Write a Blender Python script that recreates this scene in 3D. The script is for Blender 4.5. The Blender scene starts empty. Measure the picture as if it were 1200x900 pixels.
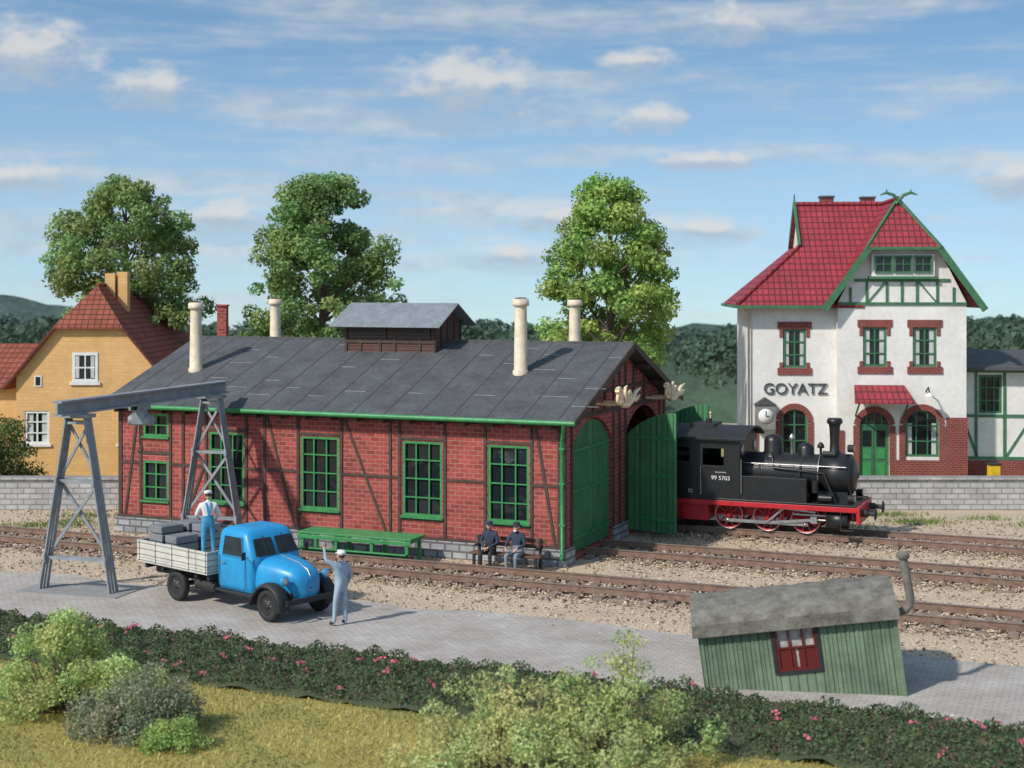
import bpy, bmesh, math, random
import numpy as np
from mathutils import Vector, Matrix
random.seed(5); rng=np.random.default_rng(5)
scene=bpy.context.scene
rad=math.radians
# ------------------------------------------------------------ materials
def _base(name):
    m=bpy.data.materials.new(name); m.use_nodes=True
    nt=m.node_tree; b=nt.nodes['Principled BSDF']; return m,nt,b
def coord(nt,mode='obj'):
    tc=nt.nodes.new('ShaderNodeTexCoord')
    if mode=='obj': return tc.outputs['Object']
    sp=nt.nodes.new('ShaderNodeSeparateXYZ'); nt.links.new(tc.outputs['Object'],sp.inputs[0])
    cb=nt.nodes.new('ShaderNodeCombineXYZ')
    if mode=='wall':
        ad=nt.nodes.new('ShaderNodeMath'); ad.operation='ADD'
        nt.links.new(sp.outputs['X'],ad.inputs[0]); nt.links.new(sp.outputs['Y'],ad.inputs[1])
        nt.links.new(ad.outputs[0],cb.inputs['X']); nt.links.new(sp.outputs['Z'],cb.inputs['Y'])
    elif mode=='xz':
        nt.links.new(sp.outputs['X'],cb.inputs['X']); nt.links.new(sp.outputs['Z'],cb.inputs['Y'])
    elif mode=='yz':
        nt.links.new(sp.outputs['Y'],cb.inputs['X']); nt.links.new(sp.outputs['Z'],cb.inputs['Y'])
    return cb.outputs[0]
def noise(nt,vec,scale,detail=4,rough=.6):
    n=nt.nodes.new('ShaderNodeTexNoise'); n.inputs['Scale'].default_value=scale
    n.inputs['Detail'].default_value=detail; n.inputs['Roughness'].default_value=rough
    nt.links.new(vec,n.inputs['Vector']); return n.outputs['Fac']
def maprange(nt,val,a,b,c,d):
    n=nt.nodes.new('ShaderNodeMapRange'); 
    for i,x in zip((1,2,3,4),(a,b,c,d)): n.inputs[i].default_value=x
    nt.links.new(val,n.inputs[0]); return n.outputs[0]
def mixc(nt,fac,a,b,blend='MIX'):
    n=nt.nodes.new('ShaderNodeMix'); n.data_type='RGBA'; n.blend_type=blend
    for inp,x in ((n.inputs[0],fac),(n.inputs[6],a),(n.inputs[7],b)):
        if hasattr(x,'links') : nt.links.new(x,inp)
        elif isinstance(x,(int,float)): inp.default_value=x
        else: inp.default_value=(*x,1)
    return n.outputs[2]
def bumpn(nt,b,h,strength=.3,dist=.02):
    n=nt.nodes.new('ShaderNodeBump'); n.inputs['Strength'].default_value=strength; n.inputs['Distance'].default_value=dist
    nt.links.new(h,n.inputs['Height']); nt.links.new(n.outputs[0],b.inputs['Normal'])
def varied(nt,vec,col,var,ns):
    f=maprange(nt,noise(nt,vec,ns,5,.65),.3,.7,0,1)
    lo=tuple(c*(1-var) for c in col); hi=tuple(min(1,c*(1+var)) for c in col)
    return mixc(nt,f,lo,hi)
def M(name,col,rough=.6,var=.15,ns=2.5,bump=.15,bs=25,metal=0,bd=.01):
    m,nt,b=_base(name); v=coord(nt)
    c=varied(nt,v,col,var,ns)
    c2=mixc(nt,maprange(nt,noise(nt,v,ns*7,2),.35,.65,0,1),(1-var*.6,)*3,(1+var*.3,)*3)
    nt.links.new(mixc(nt,1.0,c,c2,'MULTIPLY'),b.inputs['Base Color'])
    b.inputs['Roughness'].default_value=rough; b.inputs['Metallic'].default_value=metal
    if bump: bumpn(nt,b,noise(nt,v,bs,3),bump,bd)
    return m
def brick(name,c1,c2,mort,bw,bh,mode='wall',ms=.012,bump=.6,rough=.8,off=.5,var=.2,bd=.02):
    m,nt,b=_base(name); v=coord(nt,mode)
    t=nt.nodes.new('ShaderNodeTexBrick'); nt.links.new(v,t.inputs['Vector'])
    t.offset=off
    t.inputs['Color1'].default_value=(*c1,1);t.inputs['Color2'].default_value=(*c2,1);t.inputs['Mortar'].default_value=(*mort,1)
    t.inputs['Scale'].default_value=1; t.inputs['Mortar Size'].default_value=ms; t.inputs['Mortar Smooth'].default_value=.2
    t.inputs['Brick Width'].default_value=bw; t.inputs['Row Height'].default_value=bh
    o=coord(nt); f=maprange(nt,noise(nt,o,1.1,6,.7),.3,.7,0,1)
    c=mixc(nt,1.0,t.outputs['Color'],mixc(nt,f,(1-var,)*3,(1+var*.4,)*3),'MULTIPLY')
    nt.links.new(c,b.inputs['Base Color']); b.inputs['Roughness'].default_value=rough
    ad=nt.nodes.new('ShaderNodeMath'); ad.operation='MULTIPLY_ADD'; ad.inputs[1].default_value=-1
    nt.links.new(t.outputs['Fac'],ad.inputs[0]); nt.links.new(noise(nt,o,30,3),ad.inputs[2])
    bumpn(nt,b,ad.outputs[0],bump,bd); return m
def leafmat(name,trans=.3):
    m,nt,b=_base(name); a=nt.nodes.new('ShaderNodeAttribute'); a.attribute_name='tint'
    nt.links.new(a.outputs['Color'],b.inputs['Base Color']); b.inputs['Roughness'].default_value=.65
    b.inputs['Specular IOR Level'].default_value=.2
    if trans:
        tr=nt.nodes.new('ShaderNodeBsdfTranslucent'); nt.links.new(a.outputs['Color'],tr.inputs['Color'])
        mx=nt.nodes.new('ShaderNodeMixShader'); mx.inputs[0].default_value=trans
        nt.links.new(b.outputs[0],mx.inputs[1]); nt.links.new(tr.outputs[0],mx.inputs[2])
        nt.links.new(mx.outputs[0],nt.nodes['Material Output'].inputs['Surface'])
    return m
LEAF=leafmat('leaf',.35); MATTE=leafmat('pebble',0)
# ------------------------------------------------------------ mesh builder
class MB:
    def __init__(s): s.v=[];s.f=[];s.m=[];s.s=[];s.mats=[];s.M=Matrix()
    def mi(s,m):
        if m not in s.mats: s.mats.append(m)
        return s.mats.index(m)
    def add(s,vs,fs,mat,smooth=False):
        o=len(s.v); s.v+= [tuple(s.M@Vector(p)) for p in vs]; k=s.mi(mat)
        for f in fs: s.f.append([i+o for i in f]); s.m.append(k); s.s.append(smooth)
    def box(s,x0,x1,y0,y1,z0,z1,mat):
        s.add([(x0,y0,z0),(x1,y0,z0),(x1,y1,z0),(x0,y1,z0),(x0,y0,z1),(x1,y0,z1),(x1,y1,z1),(x0,y1,z1)],
              [(3,2,1,0),(4,5,6,7),(0,1,5,4),(1,2,6,5),(2,3,7,6),(3,0,4,7)],mat)
    def poly(s,p,mat): s.add(p,[tuple(range(len(p)))],mat)
    def slab(s,p,d,mat):
        n=len(p); q=[tuple(Vector(a)+Vector(d)) for a in p]
        s.add(list(p)+q,[tuple(range(n)),tuple(range(2*n-1,n-1,-1))]+[(i,(i+1)%n,n+(i+1)%n,n+i) for i in range(n)],mat)
    def bar(s,p0,p1,w,h,mat,up=(0,0,1)):
        p0=Vector(p0);p1=Vector(p1);d=(p1-p0).normalized();up=Vector(up)
        if abs(d.dot(up))>.98: up=Vector((0,1,0)) if abs(d.y)<.9 else Vector((1,0,0))
        a=d.cross(up).normalized();b=a.cross(d).normalized()
        c=[a*(-w/2)+b*(-h/2),a*(w/2)+b*(-h/2),a*(w/2)+b*(h/2),a*(-w/2)+b*(h/2)]
        s.add([tuple(p0+x) for x in c]+[tuple(p1+x) for x in c],[(3,2,1,0),(4,5,6,7),(0,1,5,4),(1,2,6,5),(2,3,7,6),(3,0,4,7)],mat)
    def tube(s,pts,rs,mat,n=10,caps=True):
        P=[Vector(p) for p in pts]; rings=[]; a=None
        if isinstance(rs,(int,float)): rs=[rs]*len(P)
        for i,p in enumerate(P):
            d=(P[min(i+1,len(P)-1)]-P[max(i-1,0)]).normalized()
            if a is None:
                u=Vector((0,0,1)) if abs(d.z)<.9 else Vector((1,0,0)); a=d.cross(u).normalized()
            else:
                a=(a-d*a.dot(d)).normalized()
            b=d.cross(a)
            rings.append([tuple(p+(a*math.cos(t)+b*math.sin(t))*rs[i]) for t in [2*math.pi*k/n for k in range(n)]])
        s.loft(rings,mat,caps)
    def cyl(s,p0,p1,r0,r1,mat,n=18,caps=True): s.tube([p0,p1],[r0,r1],mat,n,caps)
    def loft(s,R,mat,caps=True,smooth=True):
        n=len(R[0]); vs=[p for r in R for p in r]
        s.add(vs,[(i*n+k,i*n+(k+1)%n,(i+1)*n+(k+1)%n,(i+1)*n+k) for i in range(len(R)-1) for k in range(n)],mat,smooth)
        if caps: s.add(R[0],[tuple(reversed(range(n)))],mat); s.add(R[-1],[tuple(range(n))],mat)
    def lathe(s,c,axis,prof,mat,n=24,caps=True):
        c=Vector(c);ax=Vector(axis).normalized()
        u=Vector((0,0,1)) if abs(ax.z)<.9 else Vector((1,0,0)); a=ax.cross(u).normalized(); b=ax.cross(a)
        s.loft([[tuple(c+ax*z+(a*math.cos(t)+b*math.sin(t))*r) for t in [2*math.pi*k/n for k in range(n)]] for r,z in prof],mat,caps)
    def ball(s,c,r,mat,nu=12,nv=8):
        if isinstance(r,(int,float)): r=(r,r,r)
        R=[]
        for j in range(nv+1):
            ph=math.pi*(j/nv); q=max(math.sin(ph),.01)
            R.append([(c[0]+r[0]*q*math.cos(2*math.pi*k/nu),c[1]+r[1]*q*math.sin(2*math.pi*k/nu),c[2]-r[2]*math.cos(ph)) for k in range(nu)])
        s.loft(R,mat)
    def obj(s,name,parent=None,bevel=0,recalc=True):
        me=bpy.data.meshes.new(name); me.from_pydata(s.v,[],s.f)
        for m in s.mats: me.materials.append(m)
        me.polygons.foreach_set('material_index',s.m); me.polygons.foreach_set('use_smooth',s.s)
        if recalc:
            bm=bmesh.new(); bm.from_mesh(me); bmesh.ops.recalc_face_normals(bm,faces=bm.faces); bm.to_mesh(me); bm.free()
        o=bpy.data.objects.new(name,me); scene.collection.objects.link(o)
        if parent: o.parent=parent
        if bevel:
            b=o.modifiers.new('bev','BEVEL'); b.width=bevel; b.segments=2; b.limit_method='ANGLE'; b.angle_limit=rad(50)
        return o
def empty(name,loc=(0,0,0),rot=(0,0,0)):
    e=bpy.data.objects.new(name,None); scene.collection.objects.link(e); e.location=loc; e.rotation_euler=rot; return e
def npmesh(name,V,F,mat,tint=None,parent=None):
    me=bpy.data.meshes.new(name); me.from_pydata(V.tolist(),[],F.tolist()); me.materials.append(mat)
    if tint is not None:
        at=me.color_attributes.new('tint','FLOAT_COLOR','POINT')
        at.data.foreach_set('color',np.concatenate([tint,np.ones((len(V),1))],1).astype(np.float32).ravel())
    o=bpy.data.objects.new(name,me); scene.collection.objects.link(o)
    if parent: o.parent=parent
    return o
def unit(v): return v/np.maximum(np.linalg.norm(v,axis=1,keepdims=True),1e-6)
def leaves(name,C,N,size,tint,mat=LEAF,parent=None,aspect=.6):
    n=len(C); N=unit(N); R=rng.normal(size=(n,3)); A=unit(np.cross(N,R)); B=np.cross(N,A)
    s=size[:,None]; V=np.stack([C-A*s,C-B*s*aspect+N*s*.15,C+A*s,C+B*s*aspect+N*s*.15],1).reshape(-1,3)
    F=np.arange(n*4).reshape(n,4)
    return npmesh(name,V,F,mat,np.repeat(tint,4,0),parent)
# frame of the engine shed / railway
ANG=-22.9; O=Vector((1.48,40.9,0)); cr,sr=math.cos(rad(ANG)),math.sin(rad(ANG))
def W(s,t,z=0): return Vector((O.x+cr*s-sr*t, O.y+sr*s+cr*t, z))
def Wn(s,t,z): return np.stack([O.x+cr*s-sr*t,O.y+sr*s+cr*t,z],1)
RZ=(0,0,rad(ANG))
# walls
def wall(mb,L,H,holes,mat,th=.2):
    xs=sorted({0,L}|{h[0] for h in holes}|{h[1] for h in holes}); zs=sorted({0,H}|{h[2] for h in holes}|{h[3] for h in holes})
    for i in range(len(xs)-1):
        for j in range(len(zs)-1):
            cx=(xs[i]+xs[i+1])/2; cz=(zs[j]+zs[j+1])/2
            if any(h[0]<cx<h[1] and h[2]<cz<h[3] for h in holes): continue
            mb.poly([(xs[i],0,zs[j]),(xs[i+1],0,zs[j]),(xs[i+1],0,zs[j+1]),(xs[i],0,zs[j+1])],mat)
    for h in holes:
        a,b,c,d=h[:4]; r=h[4] if len(h)>4 else 0
        mb.poly([(a,0,c),(a,th,c),(a,th,d),(a,0,d)],mat); mb.poly([(b,0,c),(b,0,d),(b,th,d),(b,th,c)],mat)
        mb.poly([(a,0,c),(b,0,c),(b,th,c),(a,th,c)],mat)
        if r:
            pts=arcpts(a,b,d-r,r); m=len(pts)//2
            mb.add([(a,0,d)]+[(x,0,z) for x,z in pts[:m+1]],[(0,i,i+1) for i in range(1,m+1)],mat)
            mb.add([(b,0,d)]+[(x,0,z) for x,z in pts[m:]],[(0,i,i+1) for i in range(1,len(pts)-m)],mat)
            for i in range(len(pts)-1):
                (x0,z0),(x1,z1)=pts[i],pts[i+1]; mb.poly([(x0,0,z0),(x1,0,z1),(x1,th,z1),(x0,th,z0)],mat)
        else: mb.poly([(a,0,d),(a,th,d),(b,th,d),(b,0,d)],mat)
def arcpts(a,b,zs,r,n=12):
    w=(b-a)/2; Rr=(w*w+r*r)/(2*r); th=math.asin(min(1,w/Rr)) if r<=w else math.pi/2
    cz=zs+r-Rr; return [((a+b)/2+Rr*math.sin(t),cz+Rr*math.cos(t)) for t in [-th+2*th*i/n for i in range(n+1)]]
def arc_trim(mb,a,b,zs,r,w,y0,y1,mat):
    p=arcpts(a,b,zs,r)
    for i in range(len(p)-1):
        (x0,z0),(x1,z1)=p[i],p[i+1]; cx=(a+b)/2; cz=zs-.2*(b-a)
        def ext(x,z):
            d=Vector((x-cx,z-cz)).normalized(); return x+d.x*w,z+d.y*w
        u0=ext(x0,z0);u1=ext(x1,z1)
        mb.slab([(x0,y0,z0),(x1,y0,z1),(u1[0],y0,u1[1]),(u0[0],y0,u0[1])],(0,y1-y0,0),mat)
def window(mb,a,b,c,d,nx,nz,fm,gm,fw=.07,mw=.035,y=.05,back=.14,zf=None):
    mb.box(a,a+fw,y,y+.07,c,d,fm); mb.box(b-fw,b,y,y+.07,c,d,fm)
    mb.box(a+fw,b-fw,y,y+.07,c,c+fw,fm); mb.box(a+fw,b-fw,y,y+.07,d-fw,d,fm)
    for i in range(1,nx):
        x=a+(b-a)*i/nx; w=mw if nx!=2 else mw*1.3; mb.box(x-w/2,x+w/2,y+.01,y+.055,c+fw,d-fw,fm)
    for j in range(1,nz):
        z=c+(d-c)*j/nz; mb.box(a+fw,b-fw,y+.015,y+.05,z-mw/2,z+mw/2,fm)
    mb.poly([(a,back-.02,c),(b,back-.02,c),(b,back-.02,d),(a,back-.02,d)],gm)
# ------------------------------------------------------------ palette
timber=M('dark_timber',(.07,.047,.037),.8,.35,3,.5,18)
redbrick=brick('red_brick',(.44,.08,.064),(.26,.045,.038),(.47,.21,.17),.30,.135,ms=.013,bump=.8,bd=.025,var=.3)
stone=brick('plinth_stone',(.50,.50,.51),(.32,.32,.34),(.17,.17,.17),.48,.22,ms=.03,bump=1,var=.3,bd=.05)
wallstone=brick('wall_stone',(.60,.585,.56),(.48,.47,.45),(.33,.32,.31),.45,.2,ms=.022,bump=.9,var=.28,bd=.04)
felt=M('roof_felt',(.082,.085,.09),.8,.3,1.2,.35,14)
feltlt=M('roof_seam_light',(.32,.33,.34),.7,.2)
feltdk=M('roof_seam_dark',(.06,.062,.067),.8,.2)
green=M('green_paint',(.045,.25,.08),.45,.25,4,.1,30)
m,nt,b=_base('dark_glass'); b.inputs['Base Color'].default_value=(.014,.018,.02,1); b.inputs['Roughness'].default_value=.06
bumpn(nt,b,noise(nt,coord(nt),1.8,1),.3,.04); glass=m
def planks(name,col,w=.14,mode='wall',var=.25,dark=.35,rough=.6):
    return brick(name,col,tuple(c*.85 for c in col),tuple(c*dark for c in col),w,9.0,mode,ms=.012,bump=.7,rough=rough,off=0,var=var)
greenpl=planks('green_planks',(.075,.27,.11),.15)
brownpl=brick('brown_boards',(.14,.068,.052),(.11,.055,.042),(.04,.02,.016),8,.13,ms=.012,bump=.7,off=0)
cream=M('cream_paint',(.70,.58,.43),.6,.18,3,.2,20)
goldw=M('carved_wood',(.86,.66,.42),.6,.15,6,.2,25)
steelgrey=M('crane_grey',(.27,.29,.31),.5,.22,3,.2,20)
cargo=M('cargo_grey',(.2,.21,.22),.6,.2)
corr=M('corrugated_grey',(.27,.295,.32),.6,.2)
white=M('white_render',(.74,.715,.68),.85,.10,.8,.4,60,bd=.006)
maroon=brick('maroon_brick',(.25,.045,.036),(.18,.035,.028),(.33,.18,.15),.22,.09,ms=.008)
tilex=brick('red_tile_x',(.42,.042,.06),(.36,.036,.05),(.15,.015,.022),.24,.26,'xz',ms=.025,bump=1,var=.28,rough=.6,off=0,bd=.04)
tiley=brick('red_tile_y',(.42,.042,.06),(.36,.036,.05),(.15,.015,.022),.24,.26,'yz',ms=.025,bump=1,var=.28,rough=.6,off=0,bd=.04)
btiley=brick('brown_tile_y',(.42,.115,.065),(.33,.085,.05),(.14,.035,.024),.26,.2,'yz',ms=.02,bump=1,var=.28,off=0,bd=.04)
btilex=brick('brown_tile_x',(.42,.115,.065),(.33,.085,.05),(.14,.035,.024),.26,.2,'xz',ms=.02,bump=1,var=.28,off=0,bd=.04)
dgreen=M('dark_green_paint',(.05,.16,.075),.5,.2)
yellow=brick('yellow_brick',(.78,.47,.19),(.71,.42,.16),(.66,.41,.18),.3,.14,ms=.012,bump=.35,var=.16)
whitep=M('white_paint',(.75,.75,.73),.5,.1)
black=M('black_paint',(.016,.016,.017),.38,.3,5,.05,40)
matblack=M('matt_black',(.024,.024,.025),.6,.3)
locored=M('loco_red',(.48,.02,.026),.4,.2)
steel=M('steel',(.5,.5,.5),.35,.2,6,.1,40,metal=.8)
rubber=M('rubber',(.022,.022,.022),.75,.3)
blue=M('blue_paint',(.02,.29,.58),.38,.12,3,.05,30)
bedw=brick('bed_boards',(.64,.61,.54),(.56,.54,.48),(.26,.25,.21),9,.15,ms=.014,bump=.6,off=0,var=.25)
rust=M('rail_rust',(.22,.14,.10),.6,.3,5)
sleeper=M('sleeper_wood',(.25,.18,.135),.9,.4,2.5,.6,14)
skin=M('skin',(.6,.34,.23),.55,.08,8,0); hairm=M('hair',(.06,.04,.03),.8)
# ------------------------------------------------------------ sky
wd=bpy.data.worlds.new('World'); scene.world=wd; wd.use_nodes=True; nt=wd.node_tree
bg=nt.nodes['Background']; L=nt.links
SUNEL=40; lt=Vector((.76,.65,0)).normalized()
def mth(op,a,b=None,c=None,clamp=False):
    n=nt.nodes.new('ShaderNodeMath'); n.operation=op; n.use_clamp=clamp
    for i,x in enumerate((a,b,c)):
        if x is None: continue
        if isinstance(x,(int,float)): n.inputs[i].default_value=x
        else: L.new(x,n.inputs[i])
    return n.outputs[0]
tc=nt.nodes.new('ShaderNodeTexCoord'); sp=nt.nodes.new('ShaderNodeSeparateXYZ'); L.new(tc.outputs['Generated'],sp.inputs[0])
X,Y,Z=sp.outputs
zz=mth('MULTIPLY_ADD',mth('MAXIMUM',Z,-.02),2.2,.10)
cb=nt.nodes.new('ShaderNodeCombineXYZ'); L.new(X,cb.inputs[0]);L.new(Y,cb.inputs[1]);L.new(zz,cb.inputs[2])
vn=nt.nodes.new('ShaderNodeVectorMath'); vn.operation='NORMALIZE'; L.new(cb.outputs[0],vn.inputs[0])
sk=nt.nodes.new('ShaderNodeTexSky'); sk.sky_type='NISHITA'; sk.sun_disc=False
sk.sun_elevation=rad(SUNEL); sk.sun_rotation=math.atan2(-lt.x,-lt.y)%(2*math.pi)
sk.air_density=1.0; sk.dust_density=.6; sk.ozone_density=1.3; L.new(vn.outputs[0],sk.inputs[0])
az=mth('MULTIPLY',mth('ARCTAN2',X,Y),57.2958); el=mth('MULTIPLY',mth('ARCSINE',Z),57.2958)
pc=nt.nodes.new('ShaderNodeCombineXYZ'); L.new(az,pc.inputs[0]); L.new(el,pc.inputs[1])
def nz(sx,sy,detail,rough,off=0):
    mp=nt.nodes.new('ShaderNodeMapping'); mp.inputs['Scale'].default_value=(sx,sy,1); mp.inputs['Location'].default_value=(off,off*.7,off)
    L.new(pc.outputs[0],mp.inputs[0]); n=nt.nodes.new('ShaderNodeTexNoise'); n.inputs['Scale'].default_value=1
    n.inputs['Detail'].default_value=detail; n.inputs['Roughness'].default_value=rough; L.new(mp.outputs[0],n.inputs[0]); return n.outputs['Fac']
n1=nz(.6,1.1,5,.6)
clouds=[(-18.8,9.0,4.0,1.9),(-14.3,7.9,2.8,1.4),(-1.8,8.2,4.8,2.1),(8.6,10.5,3.5,1.2),(5,9.1,2.4,.9),(1.6,2.9,2.6,1.1),(5.5,6.9,2.2,1.0),
 (7.6,5.2,3.6,.7),(-11.5,2.9,3.2,1.2),(0,1.4,2.8,.9),(20,4.3,3.2,1.4),(7.6,2.4,3.4,.9),(-19.3,4.3,3.8,1.1),(-33,8,6,2.4),(36,9,6,2.4)]
F=None;V=None
for a,e,w,h in clouds:
    q=nt.nodes.new('ShaderNodeVectorMath'); q.operation='MULTIPLY_ADD'; L.new(pc.outputs[0],q.inputs[0]); q.inputs[1].default_value=(1/w,1/h,0); q.inputs[2].default_value=(-a/w,-e/h,0)
    l=nt.nodes.new('ShaderNodeVectorMath'); l.operation='LENGTH'; L.new(q.outputs[0],l.inputs[0])
    f=mth('SUBTRACT',1,l.outputs['Value'],clamp=True)
    s2=nt.nodes.new('ShaderNodeVectorMath'); s2.operation='DOT_PRODUCT'; L.new(q.outputs[0],s2.inputs[0]); s2.inputs[1].default_value=(0,1,0)
    F=f if F is None else mth('MAXIMUM',F,f); V=mth('MULTIPLY',s2.outputs['Value'],f) if V is None else mth('MULTIPLY_ADD',s2.outputs['Value'],f,V)
den=mth('MULTIPLY_ADD',mth('SUBTRACT',n1,.5),1.9,F)
den=mth('MULTIPLY',den,mth('MULTIPLY',F,4,clamp=True))
def mr(v,a,b,c=0,d=1,sm=True):
    n=nt.nodes.new('ShaderNodeMapRange'); n.interpolation_type='SMOOTHSTEP' if sm else 'LINEAR'
    for i,x in zip((1,2,3,4),(a,b,c,d)): n.inputs[i].default_value=x
    L.new(v,n.inputs[0]); return n.outputs[0]
cum=mr(den,.03,.88,0,.82)
wisp=mr(nz(.10,.85,5,.6,7.3),.38,.72,0,.62)
cov=mth('MAXIMUM',cum,wisp)
shade=mr(mth('MULTIPLY_ADD',mth('SUBTRACT',n1,.5),.6,V),-.14,.14,0,1)
def wmix(fac,a,b,bl='MIX'):
    n=nt.nodes.new('ShaderNodeMix'); n.data_type='RGBA'; n.blend_type=bl
    for inp,x in ((n.inputs[0],fac),(n.inputs[6],a),(n.inputs[7],b)):
        if hasattr(x,'links'): L.new(x,inp)
        elif isinstance(x,(int,float)): inp.default_value=x
        else: inp.default_value=(*x,1)
    return n.outputs[2]
SKY=.14
cc=wmix(shade,(3.1,3.7,4.4),(5.2,5.15,5.0))
haze=mr(el,-2,12,.66,.08)
tint=wmix(1.0,sk.outputs[0],(1.0,1.30,1.32),'MULTIPLY')
base=wmix(haze,tint,(3.5,4.25,4.8))
L.new(wmix(cov,base,cc),bg.inputs[0]); bg.inputs[1].default_value=SKY
sun=bpy.data.lights.new('sun','SUN'); sun.energy=3.9; sun.angle=rad(2.2); sun.color=(1,.94,.86)
so=bpy.data.objects.new('sun',sun); scene.collection.objects.link(so)
d=Vector((lt.x*math.cos(rad(SUNEL)),lt.y*math.cos(rad(SUNEL)),-math.sin(rad(SUNEL)))); so.rotation_euler=d.to_track_quat('-Z','Y').to_euler(); so.location=(-30,-10,40)
# ------------------------------------------------------------ ground
def gz(y): 
    if y<85: return 0
    if y<150: return -(y-85)*.13
    return -8.45-(y-150)*.038
def gmat(name,cols,scale,peb=14,bump=.8):
    m,nt_,b=_base(name); v=coord(nt_)
    c=mixc(nt_,maprange(nt_,noise(nt_,v,scale,6,.7),.38,.62,0,1),cols[0],cols[1])
    vo=nt_.nodes.new('ShaderNodeTexVoronoi'); vo.inputs['Scale'].default_value=peb; nt_.links.new(v,vo.inputs['Vector'])
    s=nt_.nodes.new('ShaderNodeSeparateColor'); nt_.links.new(vo.outputs['Color'],s.inputs[0])
    c=mixc(nt_,maprange(nt_,s.outputs[0],0,1,.1,.7),c,cols[2])
    c=mixc(nt_,maprange(nt_,noise(nt_,v,.35,4,.6),.35,.65,0,.75),c,cols[3])
    nt_.links.new(c,b.inputs['Base Color']); b.inputs['Roughness'].default_value=.95
    bumpn(nt_,b,vo.outputs['Distance'],bump,.04); return m
grav=gmat('gravel',[(.50,.38,.27),(.36,.27,.185),(.56,.46,.35),(.60,.47,.33)],1.6)
grassm=gmat('grass_ground',[(.34,.30,.08),(.24,.23,.06),(.42,.36,.11),(.3,.26,.08)],2.5,20,.6)
ys=[-80,0,20,30,40,50,60,72,85,100,120,150,200,300,500,800,1500]; xs=[-1500,-700,-300,-120,-60,-30,-15,0,15,30,60,120,300,700,1500]
mb=MB(); vs=[(x,y,gz(y)) for y in ys for x in xs]; nx=len(xs)
fs=[(j*nx+i,j*nx+i+1,(j+1)*nx+i+1,(j+1)*nx+i) for j in range(len(ys)-1) for i in range(nx-1)]
mb.add(vs,fs,grav); mb.obj('ground')
mb=MB()
mb.poly([tuple(W(-60,-13.9,.004)),tuple(W(-60,-60,.004)),tuple(W(60,-60,.004)),tuple(W(60,-13.9,.004))],grassm)
for x0,x1 in ((-60,-12),(8,60)): mb.poly([(x0,51.9,.004),(x1,51.9,.004),(x1,84,.004),(x0,84,.004)],grassm)
mb.obj('grass')
# road
m,nt_,b=_base('paving'); v=coord(nt_)
wv=nt_.nodes.new('ShaderNodeTexBrick'); nt_.links.new(v,wv.inputs['Vector']); wv.inputs['Scale'].default_value=1
wv.inputs['Brick Width'].default_value=.24; wv.inputs['Row Height'].default_value=.12; wv.inputs['Mortar Size'].default_value=.012
wv.inputs['Color1'].default_value=(.50,.465,.435,1); wv.inputs['Color2'].default_value=(.43,.40,.375,1); wv.inputs['Mortar'].default_value=(.31,.285,.265,1)
c=mixc(nt_,1.0,wv.outputs['Color'],mixc(nt_,maprange(nt_,noise(nt_,v,.6,7,.72),.32,.68,0,1),(.74,.70,.64),(1.12,1.12,1.12)),'MULTIPLY')
mp=nt_.nodes.new('ShaderNodeMapping'); mp.inputs['Scale'].default_value=(.12,1.6,1); nt_.links.new(v,mp.inputs[0])
c=mixc(nt_,maprange(nt_,noise(nt_,mp.outputs[0],1.2,5,.6),.5,.75,0,.35),c,(.33,.29,.24))
nt_.links.new(c,b.inputs['Base Color']); b.inputs['Roughness'].default_value=.85; bumpn(nt_,b,wv.outputs['Fac'],-.7,.02)
paving=m
road=empty('road',O,RZ); mb=MB()
N=90; e0=[];e1=[]
for i in range(N+1):
    s=-60+120*i/N; e0.append((s,-10.9+.12*math.sin(s*1.3)+.1*math.sin(s*3.1+1),.05)); e1.append((s,-6.35+.2*math.sin(s*.9)+.14*math.sin(s*2.7+2)-(.5 if s<-9 else 0),.05))
vs=e0+e1+[(p[0],p[1]-.15,-.02) for p in e0]+[(p[0],p[1]+.15,-.02) for p in e1]; n=N+1
fs=[]
for i in range(N): fs+= [(i,i+1,n+i+1,n+i),(2*n+i,2*n+i+1,i+1,i),(n+i,n+i+1,3*n+i+1,3*n+i)]
mb.add(vs,fs,paving); mb.obj('paving',road)
# tracks
def track(name,t,s0,s1):
    e=empty(name,W(0,t),RZ); mb=MB(); s=s0
    while s<s1:
        j=random.uniform(-.04,.04); mb.box(s,s+.25,-1.2+j,1.2+j,-.04,.085+random.uniform(-.015,.015),sleeper); s+=.63
    mb.obj('sleepers',e,.015)
    mb=MB()
    for y in (-.7175,.7175):
        mb.box(s0,s1,y-.065,y+.065,.10,.125,rust); mb.box(s0,s1,y-.012,y+.012,.125,.25,rust); mb.box(s0,s1,y-.035,y+.035,.25,.278,rust); mb.box(s0,s1,y-.028,y+.028,.2785,.284,steel)
        x=s0+.125
        while x<s1: mb.box(x-.07,x+.07,y-.11,y+.11,.08,.14,rust); x+=.63
    mb.obj('rails',e)
track('railway_track',-2.7,-50,45); track('railway_track',2.55,-15,45); track('railway_track',7.55,-15,45)
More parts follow.
